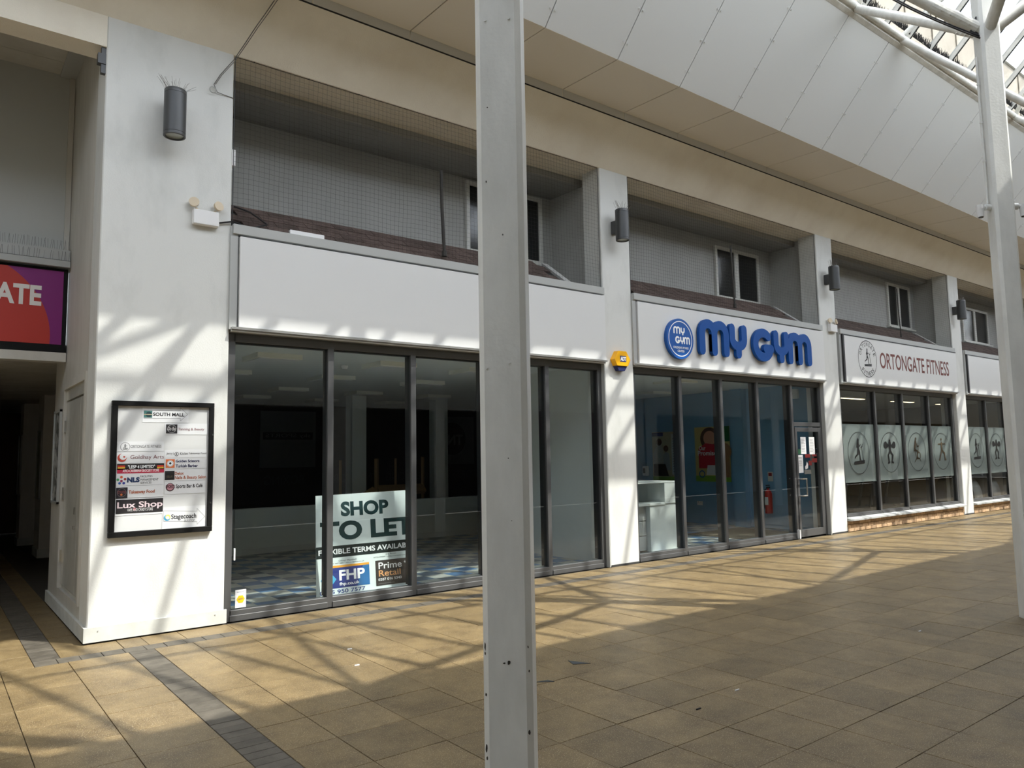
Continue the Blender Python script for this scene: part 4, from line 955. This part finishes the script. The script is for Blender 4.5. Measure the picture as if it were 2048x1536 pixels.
sheet(152, 956, 614, 1062); sheet(155, 972, 262, 1074, ink(30, 28, 36), 'picture', .002); bdisc(208, 1022, 44, ink(130, 120, 120), .0034, 41); bdisc(205, 1042, 11, ink(200, 110, 60), .0036); bt('ICY PLATTER', 172, 1005, 246, 1030, ink(150, 80, 80), 0, .0036); bt('Takeaway Food', 274, 998, 528, 1030, BRW, .03)
sheet(150, 1080, 612, 1226); sheet(155, 1094, 610, 1206, ink(36, 34, 36), 'picture', .002); bt('Lux Shop', 166, 1118, 606, 1172, ink(225, 205, 210), .02, .0034); bt('VAPE AND CANDY STORE', 262, 1180, 510, 1194, ink(220, 220, 220), 0, .0034); bdisc(330, 1186, 14, ink(160, 40, 60), .0031)
sheet(628, 590, 1070, 664); bt("Jenny's", 642, 614, 724, 644, GRY, 0, .002, .3); bdisc(750, 632, 22, GRY, .002, 18); bt('K', 742, 620, 760, 644, K, .02); bt('Kitchen', 784, 614, 866, 640, K, 0, .002, .3); bt('Takeaway Food', 874, 616, 1062, 636, GRY, .01)
sheet(632, 674, 1068, 772); sheet(640, 686, 729, 770, ink(208, 110, 60), 'picture', .002); bdisc(685, 728, 34, WI, .0034); bdisc(685, 728, 30, ink(60, 50, 48), .0036, 27); bdisc(685, 726, 12, K, .0038); bt('Golden Scissors', 742, 690, 988, 712, NAVY, .03); bt('Turkish Barber', 742, 738, 972, 762, NAVY, .03)
sheet(630, 790, 1064, 888); sheet(632, 803, 727, 890, ink(28, 27, 27), 'picture', .002); bt('DELUX', 650, 850, 708, 868, ink(110, 100, 80), 0, .0034); bt('Delux', 732, 812, 824, 838, BRW, .02); bt('Nails & Beauty Salon', 732, 852, 1058, 882, BRW, .02)
sheet(628, 908, 1062, 1016); bdisc(684, 965, 44, ink(60, 46, 52), .002); bdisc(684, 962, 36, ink(180, 130, 140), .003); bt('SPORTS', 640, 945, 730, 972, ink(60, 36, 44), .03, .0036); bt('Sports Bar & Café', 744, 936, 1022, 972, K, .02)
sheet(608, 1165, 1052, 1362, l=.0005); barrow(618, 1172, 1330, 964, 1048); bdisc(654, 1268, 33, ink(60, 150, 190), .002); bdisc(662, 1260, 26, ink(225, 205, 110), .003); bdisc(658, 1268, 18, ink(214, 216, 218), .0036); bt('Stagecoach', 696, 1234, 956, 1280, K, .02); bt('BUS STOP', 832, 1284, 940, 1300, GRY)
# ================================================================== alarm box, emergency lights, wall lamps
ad = thing('alarm_box', 'yellow hexagonal alarm box with dark blue base on the second pier', 'alarm box', (8.09, 0, 3.0))
def hexa(cx, cz, r, ry): return [(cx+r*math.cos(math.pi/3*i), cz+ry*math.sin(math.pi/3*i)) for i in range(6)]
Hx = hexa(8.09, 3.0, .165, .145)
clipu = [(p[0], max(p[1], 2.915)) for p in Hx]
MB().prism([(7.925, 3.0), (7.978, 2.907), (8.202, 2.907), (8.255, 3.0), (8.172, 3.126), (8.008, 3.126)], -.095, 0, 'y').build('cover', ink(250, 182, 14, .35), ad)
MB().prism([(7.978, 2.905), (8.202, 2.905), (8.15, 2.835), (8.03, 2.835)], -.075, 0, 'y').build('base', ink(24, 34, 92), ad)
hp = Plane((0, -.0965, 0)); flat(ad, 'blue_patch', [rect(8.035, 8.165, 2.965, 3.055)], hp, ink(28, 36, 100)); text(ad, 'ADT', hp.lift(.001), 8.042, 8.158, 2.98, 3.042, WI, .05)
def twinspot(x, z, label):
    t = thing('emergency_light', label, 'light', (x, 0, z), 'white twin emergency lights on the piers')
    MB().bbox(x-.125, x+.125, -.07, 0, z, z+.15, .006).build('box', WHITEP, t); TAN = ink(205, 190, 165)
    for s in (-1, 1):
        c = Vector((x+s*.115, -.04, z+.215)); d = Vector((s*.25, -.85, .15)).normalized()
        MB().tube((x+s*.09, -.035, z+.15), (x+s*.09, -.035, z+.17), .012, 8).tube(c-d*.0, c+d*.03, .046, 18, .05).build('lamp_head', TAN, t)
twinspot(2.145, 3.985, 'white twin headed emergency light on the wide left pier'); twinspot(14.20, 3.96, 'white twin headed emergency light on the third pier')
lampc = thing('wall_lamp', 'grey cylinder wall lamp with wire spikes on top, on the wide left pier', 'lamp', (1.79, -.20, 4.77), 'grey cylinder wall lamps on the piers')
MB().lathe([(0, .47), (.098, .47), (.102, .465), (.102, .43), (.100, .428), (.102, .426), (.102, .035), (.099, .033), (.102, .031), (.102, .004), (.098, 0), (.085, 0), (.080, .03), (0, .03)], (1.79, -.20, 4.77), 36).build('cylinder', CARPAINT, lampc, True)
MB().lathe([(0, .018), (.078, .018), (.079, .01)], (1.79, -.20, 4.77), 28).build('lens', plain('lens', (.35, .38, .36), .1), lampc, True)
MB().bbox(1.75, 1.83, -.115, 0, 4.90, 5.10, .006).build('bracket', CARPAINT, lampc)
mb = MB(); random.seed(9)
for i in range(34):
    x = 1.79+random.uniform(-.085, .085); y = -.2+random.uniform(-.05, .05); s = (x-1.79)*1.1
    mb.tube((x, y, 5.235), (x+s+random.uniform(-.03, .03), y+random.uniform(-.04, .04), 5.24+random.uniform(.05, .12)), .0013, 3, caps=False)
mb.build('wire_spikes', plain('wire', (.22, .2, .18), .5, .6), lampc)
for x, l in ((8.06, 'grey cylinder wall lamp above the yellow alarm box'), (14.07, 'grey cylinder wall lamp between the blue lettered shop and the gym'), (20.03, 'grey cylinder wall lamp on the pier beside the column with cameras')):
    c = copy_tree(lampc); c.location.x = x; c['label'] = l
# ================================================================== upper openings
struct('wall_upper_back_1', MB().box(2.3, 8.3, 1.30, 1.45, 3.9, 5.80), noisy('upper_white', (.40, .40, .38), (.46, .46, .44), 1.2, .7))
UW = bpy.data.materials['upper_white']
depth = [1.30, 1.15, .92, .92, .92, .92]
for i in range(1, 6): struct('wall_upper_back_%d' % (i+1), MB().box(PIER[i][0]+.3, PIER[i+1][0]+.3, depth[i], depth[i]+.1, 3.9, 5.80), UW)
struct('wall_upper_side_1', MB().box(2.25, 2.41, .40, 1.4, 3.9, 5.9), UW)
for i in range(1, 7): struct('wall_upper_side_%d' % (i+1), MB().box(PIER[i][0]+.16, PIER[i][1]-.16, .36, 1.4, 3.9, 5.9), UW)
struct('floor_upper_ledge', MB().box(2.41, 32, .05, 1.5, 3.88, 4.0), CAP)
WFR = plain('white_window', (.66, .66, .62), .4); WGL = plain('dark_window', (.015, .017, .018), .12)
def upwin(x0, x1, y, z0, z1, label):
    t = thing('upper_window', label, 'window', ((x0+x1)/2, y, z0), 'white framed windows behind the netting')
    f = .065; m = x0+(x1-x0)*.47
    mb = MB().bbox(x0, x0+f, y-.05, y, z0, z1, .004).bbox(x1-f, x1, y-.05, y, z0, z1, .004).bbox(x0+f, x1-f, y-.05, y, z1-f, z1, .004).bbox(x0+f, x1-f, y-.05, y, z0, z0+f*.8, .004).bbox(m-f, m+f, y-.05, y, z0+f*.8, z1-f, .004)
    mb.build('frame', WFR, t)
    for a, b in ((x0+f, m-f), (m+f, x1-f)): MB().box(a, b, y-.02, y-.005, z0+f*.8, z1-f).build('pane', WGL, t)
    MB().bbox(x0-.06, x1+.06, y-.12, y, z0-.04, z0, .004).build('sill', WFR, t)
upwin(6.25, 7.74, 1.30, 4.66, 5.76, 'white framed dark window in the first opening, half hidden by the chipped column')
upwin(12.05, 13.50, 1.15, 4.62, 5.66, 'white framed dark window above the blue letters')
upwin(18.55, 19.75, .92, 4.62, 5.72, 'white framed dark window above the gym sign')
upwin(22.9, 24.7, .92, 4.60, 5.60, 'white framed dark window in the opening beside the column with cameras')
# brown tiled slopes
T0, T1 = (.10, 4.07), (.58, 4.44)
def tiles(x0, x1, n):
    r = struct('ceiling_tile_slope_%d' % n, MB().prism([(T0[0], T0[1]-.02), (T1[0], T1[1]-.02), (T1[0], 4.0), (T0[0], 4.0)], x0, x1, 'x'), DARKGAP)
    rows = 4; L = math.hypot(T1[0]-T0[0], T1[1]-T0[1])/rows; ang = math.atan2(T1[1]-T0[1], T1[0]-T0[0]); w_ = .265
    m0 = MB().box(-w_/2+.003, w_/2-.003, 0, L*1.12, 0, .020)
    me = m0.mesh('roof_tile', RTILE)
    for k in range(rows):
        x = x0+w_/2+(0 if k % 2 else w_/2)
        while x+w_/2 <= x1+.01:
            o = bpy.data.objects.new('roof_tile', me); link(o, r); y = T0[0]+(T1[0]-T0[0])*k/rows; z = T0[1]+(T1[1]-T0[1])*k/rows
            o.location = (x, y, z+random.uniform(0, .003)); o.rotation_euler = (ang-.03, 0, random.uniform(-.006, .006)); x += w_
    MB().prism([(T0[0]-.01, T0[1]+.03), (T1[0]+.02, T1[1]+.03), (T1[0]+.02, 4.0), (T0[0]-.01, 4.0)], x1, x1+.11, 'x').build('verge_board', CAP, r)
tiles(2.45, 7.15, 1); tiles(8.5, 13.15, 2); tiles(14.5, 19.2, 3); tiles(20.5, 25.2, 4)
# netting
def net(x0, x1, n, label):
    mb = MB(); z0, z1 = 4.03, 5.90; r = .0010; random.seed(n); st = .055
    ph = random.uniform(0, 6)
    def W(x, z): return (.010*math.sin(x*1.9+ph)*math.sin((z-z0)/(z1-z0)*math.pi)+.004*math.sin(x*7+z*5), .012*math.sin(x*2.3+ph+z*1.5)*math.sin((x-x0)/(x1-x0)*math.pi)-.006*math.sin(x*9))
    zz = z0
    while zz <= z1:
        pts = []; m = 34
        for i in range(m+1):
            x = x0+(x1-x0)*i/m; dy, dz = W(x, zz); pts.append(Vector((x, .03+dy, min(z1, zz+dz))))
        for a, b in zip(pts, pts[1:]): mb.tube(a, b, r, 3, caps=False)
        zz += st
    xx = x0
    while xx <= x1:
        pts = []
        for i in range(11):
            z = z0+(z1-z0)*i/10; dy, dz = W(xx, z); pts.append(Vector((xx+.004*math.sin(z*6+xx), .03+dy, min(z1, z+dz*.3))))
        for a, b in zip(pts, pts[1:]): mb.tube(a, b, r, 3, caps=False)
        xx += st
    o = single('bird_netting', mb, NETM, label, 'netting', ((x0+x1)/2, .03, z0), 'dark bird netting over the upper openings', kind='stuff')
    eb = MB().path([(x0, .025, z0), (x1, .025, z0), (x1, .025, z1), (x0, .025, z1), (x0, .025, z0)], .004, 5)
    k = x0+.2
    while k < x1: eb.tube((k, .0, z0-.01), (k, .03, z0-.01), .008, 6).tube((k, .01, z1), (k, .03, z1), .006, 5); k += .62
    eb.build('edge_wire', DARKB, o)
for i, l in enumerate(('dark bird netting over the widest opening above the blank fascia', 'dark bird netting over the opening above the blue letters', 'dark bird netting over the opening above the gym sign', 'dark bird netting over the opening beside the column with cameras')): net(BAY[i][0]+.02, BAY[i][1]-.02, i+1, l)
for i, (x, l) in enumerate(((5.08, 'thick dark prop pole behind the netting above the blank fascia'), (11.17, 'dark prop pole behind the netting above the blue letters'), (17.4, 'thin dark prop pole behind the netting above the gym sign'))):
    r = (.022, .018, .012)[i]; mb = MB().path([(x, .12, 5.27), (x+.005, .12, 4.8), (x+.03, .11, 4.20)], r, 8)
    o = single('prop_pole', mb, NETM, l, 'pole', (x, .12, 4.20)); MB().tube((x+.03, .11, 4.15), (x+.03, .11, 4.22), r*1.5, 8).build('foot', NETM, o)
# ledge bits: cable, label plate, junction box on the reveal
single('ledge_plate', MB().bbox(3.05, 3.45, .02, .06, 4.055, 4.12, .004), WHITEP, 'small pale plate lying on the ledge behind the netting near the left pier', 'plate', (3.25, .04, 4.055))
single('junction_box', MB().bbox(2.41, 2.47, .08, .20, 4.72, 4.90, .006), WHITEP, 'small white junction box on the inner side of the left pier', 'box', (2.41, .14, 4.72))
single('ledge_cable', MB().path([(2.28, -.02, 4.04), (2.42, -.03, 4.08), (2.62, .0, 4.05), (2.8, .03, 4.13), (2.62, .05, 4.24), (2.45, .05, 4.27)], .009, 6), DARKB, 'loose dark cable running from the left emergency light over the ledge', 'cable', (2.4, 0, 4.06))
wr = [(2.20, -.03, 5.50), (2.26, -.04, 5.62), (2.38, -.08, 5.80), (2.47, -.18, 5.98), (2.54, -.30, 6.13), (2.62, -.36, 6.28), (2.70, -.42, 6.44), (2.78, -.45, 6.50)]
ey = single('hanging_wire', MB().path(wr, .005, 6).path([(p[0]+.012, p[1]-.008, p[2]-.004*i) for i, p in enumerate(wr)], .004, 6).path([(2.20, -.03, 5.50), (2.24, -.02, 5.43), (2.42, .0, 5.42)], .004, 5), plain('wire_grey', (.16, .15, .14), .5, .4), 'twisted grey wire running from a ring on the left pier up to the soffit', 'wire', (2.2, -.03, 5.5))
mb = MB()
for i in range(16): a = 2*math.pi*i/16; b = 2*math.pi*(i+1)/16; mb.tube((2.19+.032*math.cos(a), -.03, 5.44+.032*math.sin(a)), (2.19+.032*math.cos(b), -.03, 5.44+.032*math.sin(b)), .005, 6)
mb.build('ring', CAP, ey)
# ---- manhole corner irons and litter
mh = thing('manhole_cover', 'inspection cover in the paving with dark iron corner plates', 'manhole cover', (3.8, -3.4, 0)); IRON = plain('iron', (.07, .08, .09), .5, .4)
MB().prism([(4.06, -3.24), (4.14, -3.41), (4.02, -3.34)], .0, .004, 'z').build('corner_plate', IRON, mh); MB().prism([(3.50, -3.50), (3.62, -3.58), (3.61, -3.52)], .0, .004, 'z').build('corner_plate', IRON, mh)
random.seed(4)
for i, (x, y, l) in enumerate(((2.9, -1.75, 'cream cigarette end on the sunlit paving before the to let board'), (2.72, -2.25, 'white scrap on the sunlit paving left of the chipped column'), (4.4, -4.55, 'pale crumb on the shaded paving right of the chipped column'), (7.0, -4.6, 'pale crumb on the shaded paving before the column with cameras'), (3.9, -4.62, 'dark blot on the shaded paving'))):
    single('litter_scrap', MB().box(x, x+.04, y, y+.009, .0005, .008), (WHITEP if i != 4 else DARKB), l, 'litter', (x, y, 0))
# ================================================================== opposite side of the mall (seen only in reflections and as bounce)
struct('wall_opposite', MB().box(X0, X1, -10.6, -10.3, 2.95, 6.9), PLASTER)
ow = struct('wall_opposite_shopfront', MB().box(X0, X1, -10.5, -10.35, 0, 2.95), DARKB)
for i in range(8): MB().box(-3.8+6*i, -3.2+6*i, -10.35, -10.16, 0, 5.9).build('pier', PLASTER, ow)
og = thing('opposite_shop_sign', 'plum and brown cafe sign across the mall, seen only mirrored in glass', 'sign', (20, -10.28, 3.0)); MB().box(15, 19.5, -10.3, -10.2, 2.2, 3.0).build('plum_board', plain('plum', (.12, .02, .07), .5), og); MB().box(19.6, 26, -10.3, -10.2, 2.2, 3.0).build('brown_board', plain('brown', (.07, .035, .015), .5), og)
struct('wall_end_left', MB().box(X0-.2, X0, -10.6, 2.1, 0, 7), PLASTER); struct('wall_end_right', MB().box(X1, X1+.2, -10.6, 14, 0, 7), PLASTER)
struct('wall_far_side', MB().box(2.2, X1, 14, 14.2, 0, 7), DARKW); struct('wall_shops_beyond', MB().box(26.6, X1, .1, .3, 0, 3.9), DARKB)
